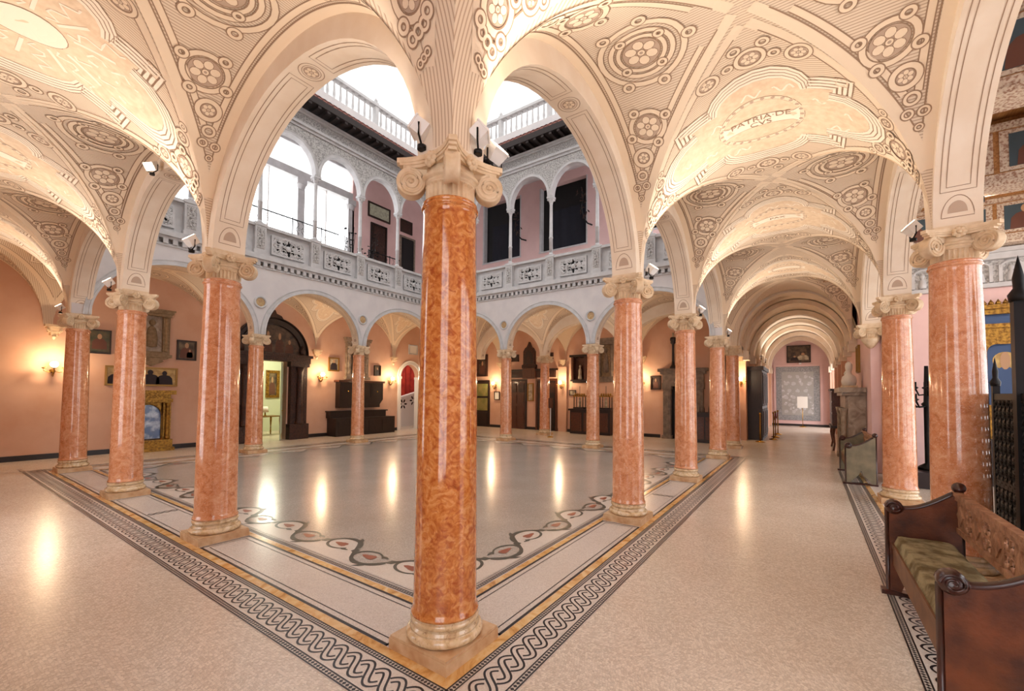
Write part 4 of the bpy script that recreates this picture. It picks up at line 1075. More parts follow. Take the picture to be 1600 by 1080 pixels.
# ------------------------------------------------------------ pictures and wall furniture
mat('paint_green',(58,62,40),.5,c2=(92,78,50),scale=7); mat('paint_dark',(46,36,34),.5,c2=(104,84,66),scale=6)
mat('paint_gold',(196,164,96),.4,c2=(150,116,60),scale=9); mat('paint_madonna',(126,106,78),.5,c2=(62,50,40),scale=5)
mat('paint_pale',(196,182,156),.5,c2=(140,124,104),scale=8); mat('skin',(176,138,104),.6); mat('robe_dark',(34,24,32),.7); mat('robe_blue',(54,78,118),.6); mat('robe_red',(98,58,44),.6)
mat('blue_mirror',(84,110,160),.12,c2=(206,222,240),scale=5,lo=.42,hi=.62); mat('frame_dark',(52,36,26),.45); mat('frame_gilt',(150,112,52),.4,metal=.5)
mat('paper',(232,228,220),.7); mat('textile_pale',(196,200,176),.8,c2=(168,170,150),scale=12)
mat('marble_grey',(176,160,140),.4,c2=(118,98,80),scale=3.5,dist=2,lo=.3,hi=.7); mat('grey_stone',(140,124,110),.7,c2=(112,98,86),scale=8)
mat('red_curtain',(196,62,40),.8,c2=(160,40,28),scale=3); mat('red_rope',(120,30,34),.8); mat('green_paint',(176,190,160),.6); mat('room_green',(206,214,188),.7)
def human_blob(mb,F,cx,z0,h,w,o,m_body,m_head,n=14):
    """flat painted half figure: shoulders and head, thin relief"""
    body=[(cx-w/2,z0),(cx+w/2,z0),(cx+w*.46,z0+h*.45),(cx+w*.30,z0+h*.62),(cx+w*.1,z0+h*.68),(cx-w*.1,z0+h*.68),(cx-w*.30,z0+h*.62),(cx-w*.46,z0+h*.45)]
    mb.add([F(a,o,b) for a,b in body],[tuple(range(len(body)))],m_body)
    hd=[(cx+w*.15*cos(2*PI*k/n),z0+h*.80+h*.17*sin(2*PI*k/n)) for k in range(n)]
    mb.add([F(a,o-.001,b) for a,b in hd],[tuple(range(n))],m_head)
def picture(label,F,t0,t1,z0,z1,fw=.05,fm='frame_dark',cm='paint_dark',figs=(),d=.05,name='framed_picture',group=None,hook=False):
    t=thing(name,label,'picture',group=group)
    mb=MB()
    for a,b,c,e in ((t0,t1,z0,z0+fw),(t0,t1,z1-fw,z1),(t0,t0+fw,z0+fw,z1-fw),(t1-fw,t1,z0+fw,z1-fw)):
        Fbox(mb,F,a,b,-d,-.003,c,e); 
    for a,b,c,e in ((t0+fw*.3,t1-fw*.3,z0+fw*.3,z0+fw*.6),(t0+fw*.3,t1-fw*.3,z1-fw*.6,z1-fw*.3),(t0+fw*.3,t0+fw*.6,z0+fw*.3,z1-fw*.3),(t1-fw*.6,t1-fw*.3,z0+fw*.3,z1-fw*.3)): Fbox(mb,F,a,b,-d-.012,-d,c,e)
    mb.obj('frame',fm,t)
    mb=MB(); Fbox(mb,F,t0+fw,t1-fw,-d*.5,-.004,z0+fw,z1-fw); mb.obj('canvas',cm,t)
    if figs:
        mb=MB(); ms=['robe_dark','skin','robe_blue','robe_red','paint_gold','paint_pale']
        for cx,zz,h,w,b,hd in figs: human_blob(mb,F,cx,zz,h,w,-d*.5-.002,b,hd)
        mb.obj('painted_figure',ms,t)
    return t
FW=lambda t,o,z:(t,YW+o,z); FX=lambda t,o,z:(XW+o,t,z)
picture('dark green panel painting of a figure beside the leftmost column',FW,.50,1.09,2.68,3.32,.03,'frame_dark','paint_green',[(.86,2.80,.42,.3,3,1)])
picture('small gold-toned madonna painting left of the second column',FW,2.55,3.05,2.64,3.24,.045,'frame_dark','paint_madonna',[(2.8,2.7,.48,.34,3,1),(2.88,2.72,.26,.16,4,1)])
picture('long gold-ground panel with two dark monks above the altar niche',FW,.99,2.59,1.84,2.38,.05,'frame_gilt','paint_gold',[(1.22,1.89,.40,.36,0,1),(1.55,1.89,.42,.40,0,0),(1.95,1.89,.43,.44,0,0),(2.28,1.89,.41,.40,0,0)])
picture('pale framed picture beside the sconce right of the portal',FW,7.46,7.92,2.54,3.09,.05,'frame_gilt','paint_pale',[(7.69,2.6,.42,.3,0,1)])
picture('small dark panel near the red-curtained arch',FW,9.6,9.95,2.44,2.9,.035,'frame_dark','paint_dark',[(9.78,2.48,.34,.2,0,1)])
picture('small square plaque above the curtained arch',FW,11.53,12.08,3.54,4.0,.05,'court_stone','paper')
# tabernacle reliefs
def tabernacle(label,F,t0,t1,z0,z1,fm,rm,bracket=.4,name='relief_tabernacle'):
    t=thing(name,label,'relief'); w=t1-t0; c=(t0+t1)/2; h=z1-z0
    for a in (t0+w*.1,t1-w*.1):
        mb=MB(); Fbox(mb,F,a-w*.1,a+w*.1,-.12,-.003,z0+h*.12,z1-h*.14); mb.lathe([(w*.06,z0+h*.12),(w*.075,z0+h*.15),(w*.06,z0+h*.18),(w*.05,z1-h*.2),(w*.07,z1-h*.15)],10,c=F(a,-.13,0)[:2]+(0,)); mb.obj('pilaster',fm,t)
    mb=MB(); Fbox(mb,F,t0-.03,t1+.03,-.16,-.003,z1-h*.14,z1-h*.08); Fbox(mb,F,t0-.07,t1+.07,-.20,-.003,z1-h*.08,z1-h*.03); Fbox(mb,F,t0-.1,t1+.1,-.23,-.003,z1-h*.03,z1); mb.obj('cornice',fm,t)
    mb=MB(); Fbox(mb,F,t0-.05,t1+.05,-.18,-.003,z0,z0+h*.06); Fbox(mb,F,t0,t1,-.14,-.003,z0+h*.06,z0+h*.12); mb.obj('sill',fm,t)
    mb=MB(); Fbox(mb,F,t0+w*.2,t1-w*.2,-.03,-.003,z0+h*.12,z1-h*.14); mb.obj('relief_ground',rm,t)
    mb=MB(); cz=z0+h*.45
    mb.lathe([(.001,-.5),(.8,-.45),(.9,-.1),(.6,.3),(.2,.42),(.001,.45)],12,T=lambda p:F(c+p[0]*w*.2,-.03-max(0,-p[1])*.06,cz+p[2]*h*.5)); 
    mb.lathe([(.001,-1),(.8,-.6),(1,0),(.8,.6),(.001,1)],12,T=lambda p:F(c+p[0]*w*.1,-.05-max(0,-p[1])*.05,cz+h*.27+p[2]*h*.07)); mb.obj('relief_figure',fm,t)
    if bracket:
        P=[(-.5,0),(-.45,-.15),(-.3,-.3),(-.34,-.45),(-.18,-.7),(0,-1),(.18,-.7),(.34,-.45),(.3,-.3),(.45,-.15),(.5,0)]
        mb=MB(); mb.prism([(c+x*w,z0+y*bracket) for x,y in P],-.12,-.003,T=lambda p:F(p[0],p[2],p[1])); mb.obj('bracket',fm,t)
    return t
tabernacle('weathered stone relief shrine on a tapering bracket above the monks panel',FW,1.55,2.35,2.67,4.05,'stone_dark','marble_grey',.26)
tabernacle('greenish stone framed relief above the hanging cabinet',FW,8.2,9.25,2.25,3.95,'marble_grey','paint_dark',0)
tabernacle('grey stone relief tabernacle above the sideboard',FX,4.77,5.5,2.25,4.13,'grey_stone','stone_dark',0)
# gilded altar niche
t=thing('altar_niche','small gilded altar niche with an arched blue painting on the floor','altar',(0,0,0))
mb=MB(); Fbox(mb,FW,1.30,2.46,-.42,-.003,0,.10); Fbox(mb,FW,1.36,2.42,-.36,-.003,.10,.32); mb.obj('base','gilt',t)
for a,b in ((1.40,1.58),(2.22,2.40)):
    mb=MB(); Fbox(mb,FW,a,b,-.24,-.003,.32,1.38); mb.lathe([(.06,.32),(.065,.38),(.05,.42),(.045,1.28),(.065,1.36)],12,c=FW((a+b)/2,-.28,0)[:2]+(0,)); mb.obj('pilaster','gilt',t)
mb=MB(); Fbox(mb,FW,1.38,2.42,-.30,-.003,1.38,1.48); Fbox(mb,FW,1.42,2.38,-.26,-.003,1.48,1.6); Fbox(mb,FW,1.32,2.48,-.36,-.003,1.6,1.72); mb.obj('entablature','gilt',t)
cur=[(1.9+.3*cos(PI*k/16),1.02+.3*sin(PI*k/16)) for k in range(17)]
mb=MB(); mb.strip([FW(a,-.14,b) for a,b in cur],[FW(a,-.14,1.38) for a,b in cur]); Fbox(mb,FW,1.58,1.60,-.16,-.1,.32,1.02); Fbox(mb,FW,2.2,2.22,-.16,-.1,.32,1.02); mb.tube([FW(a,-.145,b) for a,b in cur],.014,6); mb.obj('arch_surround','gilt',t)
mb=MB(); mb.prism([(1.58,.34),(2.22,.34)]+[(2.22,1.02)]+cur+[(1.58,1.02)],-.10,-.09,T=lambda p:FW(p[0],p[2],p[1])); mb.obj('painting','blue_mirror',t)
# carved portal
t=thing('carved_portal','dark carved wooden portal with a painted lunette around the green-white doorway','portal')
for a,b in ((4.02,4.72),(5.86,6.56)):
    mb=MB(); Fbox(mb,FW,a,b,-.28,-.003,0,.55); Fbox(mb,FW,a+.05,b-.05,-.20,-.003,.55,2.75); Fbox(mb,FW,a,b,-.26,-.003,2.62,2.75); q=mb.obj('jamb','carved_wood',t)
    mb=MB(); c=(a+b)/2; mb.lathe([(.13,.55),(.15,.6),(.12,.66),(.11,1.2),(.13,1.25),(.10,1.32),(.095,2.4),(.15,2.6)],14,c=FW(c,-.24,0)[:2]+(0,)); mb.obj('column','carved_wood',q)
mb=MB(); Fbox(mb,FW,3.98,6.60,-.26,-.003,2.80,2.95); Fbox(mb,FW,3.92,6.66,-.32,-.003,2.95,3.05); Fbox(mb,FW,3.98,4.72,-.26,-.003,2.75,2.8); Fbox(mb,FW,5.86,6.6,-.26,-.003,2.75,2.8); mb.obj('entablature','carved_wood',t)
mb=MB(); 
arch_ring(mb,FW,5.29,1.02,3.05,1.02,.24,.16,n=30,o0=-.003); mb.obj('arch_moulding','dark_wood',t)
n=24; cur=[(5.29+1.02*cos(PI*k/n),3.05+1.02*sin(PI*k/n)) for k in range(n+1)]
mb=MB(); mb.prism(cur,-.04,-.004,T=lambda p:FW(p[0],p[2],p[1])); mb.obj('lunette_panel','paint_dark',t)
mb=MB()
for cx,h in ((4.75,.5),(5.15,.75),(5.55,.72),(5.9,.5)): human_blob(mb,FW,cx,3.1,h,.3,-.043,3,1)
mb.obj('painted_figure',['robe_dark','skin','robe_blue','brown_wood'],t)
mb=MB(); mb.prism([(4.95,4.28),(5.63,4.28),(5.55,4.40),(5.38,4.46),(5.33,4.58),(5.25,4.58),(5.2,4.46),(5.03,4.40)],-.14,-.003,T=lambda p:FW(p[0],p[2],p[1]))
for k in (4.25,6.33): mb.lathe([(.001,3.05),(.09,3.08),(.1,3.2),(.05,3.3),(.07,3.36),(.001,3.44)],10,c=FW(k,-.15,0)[:2]+(0,))
mb.obj('crest','carved_wood',t)
# room behind the portal
rs=struct('wall_portal_room','pale green walls of the lit room behind the carved portal','wall')
mb=MB(); mb.box(3.2,8.4,17.3,17.5,0,4); mb.box(3.0,3.2,13.75,17.5,0,4); mb.box(8.4,8.6,13.75,17.5,0,4); mb.box(3,8.6,13.75,17.5,3.6,3.8); mb.obj('plaster','room_green',rs)
light('POINT','portal_room_light',None,(6.2,15.4,3.0),110,(1,.95,.75),.25)
dr=thing('door_1','pale green panelled door leaf standing open inside the carved portal','door',(5.84,13.72,0),R(62),kind='structure')
mb=MB(); mb.box(-.58,0,0,.04,.02,2.76); mb.obj('leaf','green_paint',dr)
for z0,z1 in ((.2,.9),(1.0,1.5),(1.6,2.6)):
    mb=MB(); mb.box(-.5,-.08,-.012,.0,z0,z1); mb.box(-.44,-.14,-.022,-.01,z0+.06,z1-.06); mb.obj('panel','green_paint',dr)
mb=MB(); mb.lathe([(.001,-.05),(.02,-.045),(.02,-.02),(.008,0)],10,T=lambda p:(-.52+p[0],p[2],1.05+p[1])); mb.obj('handle','brass',dr)
picture('tall gilt-framed painting seen through the green doorway',(lambda t,o,z:(t,17.3+o,z)),6.93,7.5,1.45,2.65,.12,'gilt','paint_madonna',[(7.2,1.6,.8,.26,3,1)],d=.08)
t=thing('side_table','pale carved side table inside the green room','table',(6.2,15.6,0),.3)
mb=MB(); mb.box(-.5,.5,-.3,.3,.72,.76); mb.obj('table_top','gilt',t)
for sx in (-.44,.44):
    for sy in (-.24,.24): MB().lathe([(.02,0),(.03,.1),(.02,.3),(.04,.6),(.035,.72)],8,c=(sx,sy,0)).obj('leg','gilt',t)
t=thing('table_lamp','small white lamp on the pale side table','lamp',(6.15,15.6,.761))
MB().lathe([(.07,0),(.03,.03),(.02,.16)],12).obj('base','brass',t); MB().lathe([(.13,.14),(.09,.36)],16).obj('shade','paper',t)
# hanging cabinet and chest
t=thing('hanging_cabinet','dark wood cabinet hung on the wall with a stepped lower corner','cabinet')
P=[(7.8,1.09),(9.72,1.09),(9.72,1.22),(9.88,1.42),(9.88,2.12),(7.8,2.12)]
mb=MB(); mb.prism(P,-.30,-.003,T=lambda p:FW(p[0],p[2],p[1])); mb.obj('body','dark_wood',t)
mb=MB(); Fbox(mb,FW,7.72,9.95,-.35,-.003,2.12,2.2); mb.obj('cornice','brown_wood',t)
for a in (7.86,8.56,9.26):
    mb=MB(); Fbox(mb,FW,a,a+.6,-.315,-.30,1.5,2.06); Fbox(mb,FW,a+.07,a+.53,-.325,-.315,1.57,1.99); q=mb.obj('door','dark_wood',t)
    MB().lathe([(.001,-.02),(.02,-.01),(.02,.01),(.001,.02)],8,T=lambda p,a=a:FW(a+.3+p[0],-.335+p[1],1.75+p[2]*2)).obj('handle','brass',q)
t=thing('dark_chest','long blackened wood bench chest under the hanging cabinet','chest')
mb=MB(); Fbox(mb,FW,7.45,10.28,-.62,-.025,.0,.70); mb.obj('body','dark_wood',t)
mb=MB(); Fbox(mb,FW,7.40,10.05,-.30,-.025,.70,.95); Fbox(mb,FW,7.36,10.12,-.34,-.025,.93,.98); mb.obj('back','dark_wood',t)
for a in (7.55,8.25,8.95,9.62):
    mb=MB(); Fbox(mb,FW,a,a+.58,-.635,-.62,.12,.6); mb.obj('panel','dark_wood',t)
# curtained arch
t=struct('door_2','white carved stone arch around the red curtain and stair','doorway')
mb=MB(); arch_ring(mb,FW,11.65,.58,2.45,.60,.16,.06,n=24); mb.obj('archivolt','white_paint',t)
for a in (10.93,12.23):
    mb=MB(); Fbox(mb,FW,a-.012,a+.152,-.06,.305,0,2.38); Fbox(mb,FW,a-.03,a+.17,-.09,.31,2.36,2.47); mb.obj('jamb','white_paint',t)
rs=struct('wall_stair_hall','white walls of the stair hall behind the curtained arch','wall')
mb=MB(); mb.box(10.2,15.4,16.6,16.8,0,5); mb.box(9.8,10.0,13.75,16.8,0,5); mb.box(15.2,15.4,13.75,16.8,0,5); mb.box(9.8,15.4,13.75,16.8,5,5.2); mb.obj('plaster','white_paint',rs)
light('POINT','stair_hall_light',None,(12.3,14.4,4.2),60,(1,.96,.92),.3)
mb=MB(); A=[];B=[]
for i in range(81):
    x=10.9+4.1*i/80; y=16.0+.06*sin(i*.95)+.02*sin(i*2.3); A.append((x,y,.8)); B.append((x,y,3.9))
mb.strip(A,B,0,True); mb.strip([(x,y+.02,z) for x,y,z in B],[(x,y+.02,z) for x,y,z in A],0,True); o=mb.obj('red_curtain','red_curtain'); tag(o,'red pleated curtain behind the white arch','curtain',kind='thing')
t=thing('stair_parapet','white stair parapet pierced with dark leaf shapes below the red curtain','parapet',kind='thing')
mb=MB(); mb.prism([(10.9,.0),(14.6,.0),(14.6,1.95),(10.9,1.03)],15.0,15.15,T=lambda p:(p[0],p[2],p[1])); mb.obj('panel','white_paint',t)
mb=MB()
for cx in (11.2,11.9,12.6,13.3,14.0):
    for k in range(6):
        a=2*PI*k/6; cz=.72+(cx-10.9)*.25; q=[]
        for j in range(8):
            u=2*PI*j/8; ax,bx=.10*cos(u)+.17,.045*sin(u); q.append((cx+ax*cos(a)-bx*sin(a),14.996,cz+ax*sin(a)+bx*cos(a)))
        mb.add(q,[tuple(range(8))])
mb.obj('pierced_leaves','dark_void',t)
mb=MB(); mb.prism([(10.85,1.02),(14.62,1.955),(14.62,2.05),(10.85,1.12)],14.94,15.2,T=lambda p:(p[0],p[2],p[1])); mb.obj('handrail','white_paint',t)
# ---- far right wall
picture('dark arched icon frame high on the aisle wall next to the nearest column',FX,11.62,12.28,2.6,3.75,.09,'carved_wood','paint_dark',[(11.95,2.72,.7,.36,3,1)],d=.1)
def door_(label,F,t0,t1,h,rows,cols,pm='brown_wood',frame='dark_wood',glass=None,n='door_3'):
    t=struct(n,label,'door'); mb=MB()
    Fbox(mb,F,t0-.08,t0,-.06,-.003,0,h+.08); Fbox(mb,F,t1,t1+.08,-.06,-.003,0,h+.08); Fbox(mb,F,t0,t1,-.06,-.003,h,h+.08); mb.obj('frame',frame,t)
    mb=MB(); Fbox(mb,F,t0,t1,-.03,-.003,0,h); mb.obj('leaf',pm,t); w=(t1-t0)/cols; hh=(h-.1)/rows
    for i in range(cols):
        for j in range(rows):
            mb=MB(); a,b=t0+w*i+.05,t0+w*(i+1)-.05; z0,z1=.05+hh*j+.05,.05+hh*(j+1)-.05
            mb_=glass if glass and j>=glass[1] else None
            Fbox(mb,F,a,b,-.045,-.03,z0,z1)
            if not mb_: Fbox(mb,F,a+.04,b-.04,-.055,-.045,z0+.04,z1-.04)
            mb.obj('pane' if mb_ else 'panel',mb_[0] if mb_ else ('carved_wood' if j>rows/2 else pm),t)
    return t
mat('green_glass',(120,122,70),.2,c2=(150,140,84),scale=3)
door_('dark glazed door with yellow-green glass beside the nearest column',FX,11.55,12.45,2.32,3,1,'dark_wood','dark_wood',('green_glass',1),'door_3')
door_('brown wooden aisle door of small carved panels left of the hanging scroll',FX,9.28,10.17,2.34,4,2,'brown_wood','dark_wood',None,'door_4')
door_('dark wooden aisle door right of the hanging scroll',FX,7.6,8.6,2.34,4,2,'dark_wood','brown_wood',None,'door_5')
picture('small paper notice left of the slim column by the aisle door',FX,10.84,11.17,1.4,1.82,.03,'frame_dark','paper')
picture('narrow hanging scroll picture between the two aisle doors',FX,8.81,9.15,1.36,2.23,.05,'frame_gilt','paint_pale')
picture('small dark carved panel left of the gothic shrine',FX,9.68,10.2,3.3,3.65,.05,'carved_wood','dark_wood')
picture('small dark carved panel right of the gothic shrine',FX,7.74,8.05,3.36,3.66,.05,'carved_wood','dark_wood')
picture('tiny framed notice beside the wooden shrine',FX,6.57,6.9,1.65,1.9,.03,'frame_dark','paint_pale')
picture('small brown framed relief left of the stone portal',FX,2.81,3.22,1.92,2.47,.05,'frame_dark','carved_wood',[(3.02,1.98,.4,.2,3,1)])
t=thing('carved_shelf','long dark carved frieze shelf over the aisle doors','shelf')
mb=MB(); Fbox(mb,FX,7.6,10.25,-.16,-.003,2.50,2.82); mb.obj('frieze','carved_wood',t)
mb=MB(); Fbox(mb,FX,7.5,10.3,-.22,-.003,2.82,2.9); mb.obj('top','dark_wood',t)
mb=MB(); Fbox(mb,FX,8.62,9.32,-.24,-.003,2.44,2.94); Fbox(mb,FX,8.8,9.14,-.25,-.24,2.52,2.84); mb.obj('centre_box','brown_wood',t)
t=thing('gothic_shrine','dark pointed gothic shrine standing on the carved shelf','shrine')
P=[(8.62,2.95),(9.40,2.95),(9.40,3.1),(9.32,3.14),(9.32,3.75),(9.22,3.92),(9.12,3.98),(9.06,4.1),(9.01,4.22),(8.96,4.1),(8.90,3.98),(8.80,3.92),(8.70,3.75),(8.70,3.14),(8.62,3.1)]
mb=MB(); mb.prism(P,-.18,-.003,T=lambda p:FX(p[0],p[2],p[1])); mb.obj('case','carved_wood',t)
mb=MB(); mb.prism([(8.80,3.16),(9.22,3.16),(9.22,3.55),(9.12,3.75),(9.01,3.84),(8.90,3.75),(8.80,3.55)],-.19,-.18,T=lambda p:FX(p[0],p[2],p[1])); mb.obj('niche','dark_wood',t)
mb=MB(); human_blob(mb,FX,9.01,3.18,.5,.24,-.192,0,0); mb.obj('figure','carved_wood',t)
t=thing('wooden_shrine','brown wooden shrine box holding a pale madonna figure','shrine')
mb=MB(); Fbox(mb,FX,5.95,6.05,-.28,-.003,2.36,3.36); Fbox(mb,FX,6.58,6.68,-.28,-.003,2.36,3.36); Fbox(mb,FX,6.05,6.58,-.04,-.003,2.36,3.36); mb.obj('case','brown_wood',t)
mb=MB(); Fbox(mb,FX,5.88,6.75,-.33,-.003,3.36,3.46); mb.obj('cornice','dark_wood',t)
mb=MB(); Fbox(mb,FX,5.92,6.71,-.31,-.003,2.28,2.36); Fbox(mb,FX,6.0,6.63,-.25,-.003,2.22,2.28); mb.obj('base','dark_wood',t)
mb=MB(); mb.lathe([(.09,2.36),(.10,2.42),(.07,2.6),(.08,2.75),(.05,2.85),(.03,2.88),(.05,2.93),(.05,2.98),(.001,3.03)],14,c=FX(6.3,-.15,0)[:2]+(0,)); mb.obj('figure','paint_pale',t)
t=thing('sideboard','dark panelled sideboard carrying two glass reliquaries','sideboard')
mb=MB(); Fbox(mb,FX,4.72,6.56,-.62,-.025,0,1.0); mb.obj('body','dark_wood',t)
mb=MB(); Fbox(mb,FX,4.66,6.62,-.68,-.025,1.0,1.08); mb.obj('top','dark_wood',t)
for a in (4.8,5.4,6.0):
    mb=MB(); Fbox(mb,FX,a,a+.5,-.64,-.62,.12,.92); Fbox(mb,FX,a+.08,a+.42,-.65,-.64,.2,.84); q=mb.obj('door','brown_wood',t)
    MB().lathe([(.001,-.015),(.015,0),(.001,.015)],8,T=lambda p,a=a:FX(a+.45+p[0],-.655+p[1],.55+p[2])).obj('knob','brass',q)
for y,l in ((6.22,'left'),(5.0,'right')):
    t=thing('reliquary','gilt-topped glass reliquary at the %s end of the sideboard'%l,'reliquary',(XW-.35,y,1.082),0,'reliquaries on the sideboard')
    mb=MB(); mb.box(-.16,.16,-.24,.24,0,.06)
    for sx in (-.13,.13):
        for sy in (-.21,.21): mb.box(sx-.015,sx+.015,sy-.015,sy+.015,.06,.52)
    mb.obj('case_frame','dark_wood',t)
    MB().box(-.12,.12,-.20,.20,.06,.52).obj('glass_box','window_glass',t)
    mb=MB(); mb.box(-.17,.17,-.25,.25,.52,.58)
    for k in range(5): mb.lathe([(.03,.58),(.05,.62),(.02,.67),(.0,.68)],8,c=(0,-.2+.1*k,0))
    mb.obj('gilt_crest','gilt',t)
    MB().lathe([(.06,.06),(.05,.2),(.06,.3),(.03,.38),(.045,.44),(.0,.5)],12).obj('figure','paint_pale',t)
    MB().lathe([(.015,.58),(.02,.62),(.012,.7),(.012,.98)],8).obj('candle_spike','dark_wood',t)
t=thing('stone_portal','grey stone portal with a black opening behind the pink columns','portal')
for a,b in ((1.22,1.50),(2.40,2.68)):
    mb=MB(); Fbox(mb,FX,a,b,-.22,-.003,0,2.05); Fbox(mb,FX,a-.05,b+.05,-.26,-.003,0,.12); Fbox(mb,FX,a+.06,b-.06,-.235,-.22,.2,1.85); Fbox(mb,FX,a-.04,b+.04,-.26,-.003,1.93,2.05); mb.obj('jamb','grey_stone',t)
mb=MB(); Fbox(mb,FX,1.18,2.72,-.24,-.003,2.05,2.18); Fbox(mb,FX,1.20,2.70,-.20,-.003,2.18,2.52); Fbox(mb,FX,1.12,2.78,-.28,-.003,2.52,2.62); Fbox(mb,FX,1.04,2.86,-.34,-.003,2.62,2.74); mb.obj('entablature','grey_stone',t)
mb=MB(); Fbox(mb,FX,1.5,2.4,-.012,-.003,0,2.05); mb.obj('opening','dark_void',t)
t=thing('turned_candlestick','dark turned candlestick standing on the stone portal','candlestick',(XW-.17,2.3,2.742))
MB().lathe([(.13,0),(.13,.05),(.09,.1),(.06,.16),(.05,.3),(.045,.8),(.05,.95),(.1,1.0),(.09,1.06),(.12,1.12),(.11,1.2),(.08,1.23)],16).obj('stem','dark_wood',t); MB().lathe([(.03,1.23),(.03,1.4),(.0,1.41)],10).obj('candle','paint_pale',t)
t=thing('low_chest','low dark chest right of the stone portal','chest')
mb=MB(); Fbox(mb,FX,.62,1.42,-.95,-.36,0,1.02); mb.obj('body','dark_wood',t); mb=MB(); Fbox(mb,FX,.58,1.46,-.99,-.32,1.02,1.08); mb.obj('lid','dark_wood',t)
for k in range(2):
    mb=MB(); Fbox(mb,FX,.68+.37*k,1.0+.37*k,-.965,-.95,.12,.92); mb.obj('panel','brown_wood',t)
t=thing('crucifix_stand','row of small dark candle spikes on the low chest','candle stand'); mb=MB()
for k in range(4): mb.lathe([(.03,1.081),(.015,1.1),(.012,1.2+.05*(k%2)),(.0,1.3+.05*(k%2))],8,c=(XW-.6,.8+.15*k,0))
mb.box(XW-.66,XW-.54,.72,1.32,1.081,1.09); mb.obj('spikes','dark_wood',t)
t=thing('sign_stand','pale post sign stand on a brass foot beside the small aisle column','sign stand',(12.6,6.35,0))
MB().lathe([(.12,0),(.12,.02),(.03,.05)],16).obj('foot','brass',t); MB().lathe([(.014,.04),(.014,1.2)],8).obj('post','lamp_white',t); MB().box(-.015,.015,-.09,.09,1.15,1.55).obj('sign_board','brown_wood',t)
# ------------------------------------------------------------ corridor objects
t=thing('tall_cabinet','tall near-black carved cabinet on the left of the corridor','cabinet')
mb=MB(); mb.box(16.75,19.2,-.58,-.09,0,2.7); mb.obj('body','dark_wood',t)
mb=MB(); mb.box(16.68,19.27,-.64,-.085,2.7,2.84); mb.obj('cornice','dark_wood',t)
for x in (16.85,17.65,18.45):
    for z0,z1 in ((.1,1.2),(1.3,2.6)):
        mb=MB(); mb.box(x,x+.66,-.60,-.58,z0,z1); mb.box(x+.1,x+.56,-.615,-.6,z0+.1,z1-.1); mb.obj('door','carved_wood',t)
sx=[(16.0,-.56),(17.4,-.9),(18.6,-.9),(20.2,-.9)]
for i,(x,y) in enumerate(sx):
    t=thing('rope_stanchion','brass rope stanchion, %s along the dark cabinet'%('nearest','second','third','farthest')[i],'stanchion',(x,y,0),0,'rope stanchions by the tall cabinet')
    MB().lathe([(.16,0),(.16,.02),(.05,.05),(.03,.06)],18).obj('base','brass',t); MB().lathe([(.022,.05),(.022,1.0),(.035,1.02),(.035,1.06),(.0,1.08)],10).obj('post','brass',t)
for i in range(1,3):
    (x0,y0),(x1,y1)=sx[i],sx[i+1]; mb=MB()
    mb.tube([(x0+.03+(x1-x0-.06)*k/12,y0+(y1-y0)*k/12,.98-.9*(k/12)*(1-k/12)) for k in range(13)],.022,6); o=mb.obj('barrier_rope','red_rope'); tag(o,'dark red barrier rope between %s stanchions'%('second and third','third and farthest')[i-1],'rope','barrier ropes',kind='thing')
FE=lambda t,o,z:(XC+o,t,z)
def carpet_mat():
    m=bpy.data.materials.new('carpet_print'); m.use_nodes=True; nt=m.node_tree; b=nt.nodes['Principled BSDF']; tc=node(nt,'ShaderNodeTexCoord')
    v=node(nt,'ShaderNodeTexVoronoi'); v.inputs['Scale'].default_value=4; nt.links.new(tc.outputs['Object'],v.inputs['Vector'])
    n=node(nt,'ShaderNodeTexNoise'); n.inputs['Scale'].default_value=22; nt.links.new(tc.outputs['Object'],n.inputs['Vector'])
    a=node(nt,'ShaderNodeMath',operation='ADD'); nt.links.new(v.outputs['Distance'],a.inputs[0]); nt.links.new(n.outputs['Fac'],a.inputs[1])
    r=node(nt,'ShaderNodeValToRGB'); r.color_ramp.elements[0].position=.62; r.color_ramp.elements[0].color=lin((214,214,218)); r.color_ramp.elements[1].position=.8; r.color_ramp.elements[1].color=lin((170,168,164)); nt.links.new(a.outputs[0],r.inputs[0]); nt.links.new(r.outputs[0],b.inputs['Base Color']); b.inputs['Roughness'].default_value=.85; MATS['carpet_print']=m
carpet_mat(); mat('carpet_border',(164,164,166),.85,c2=(134,136,136),scale=14); mat('motif_pale',(190,190,190),.8)
t=thing('framed_carpet','large grey pictorial carpet in a pink frame at the corridor end','carpet')
mb=MB()
for a,b,c,e in ((-2.70,-.37,.12,.30),(-2.70,-.37,3.42,3.52),(-2.70,-2.58,.3,3.42),(-.46,-.37,.3,3.42)): Fbox(mb,FE,a,b,-.06,-.003,c,e)
mb.obj('frame','pink_pale',t)
mb=MB(); Fbox(mb,FE,-2.56,-.48,-.03,-.003,.32,3.40); mb.obj('border','carpet_border',t)
mb=MB(); Fbox(mb,FE,-2.28,-.76,-.034,-.03,.62,3.10); mb.obj('field','carpet_print',t)
rn=random.Random(5)
for i in range(4):
    for j in range(6):
        c=-2.1+.38*i+(.19 if j%2 else 0)-.0; z=.82+.4*j; mb=MB(); n=9
        if c>-.9: continue
        q=[]
        for k in range(n):
            a=2*PI*k/n; r_=.07+.06*rn.random(); q.append(FE(c+r_*cos(a),-.036,z+r_*sin(a)))
        mb.add(q,[tuple(range(n))]); mb.obj('motif','motif_pale',t)
picture('dark painting of a reclining figure above the framed carpet',FE,-2.17,-1.02,3.62,4.62,.06,'frame_dark','paint_dark',[(-1.8,3.78,.42,.55,5,1),(-1.4,3.74,.3,.4,0,1)])
t=thing('notice_stand','pale notice on a brass stand before the framed carpet','sign stand',(26.5,-1.75,0))
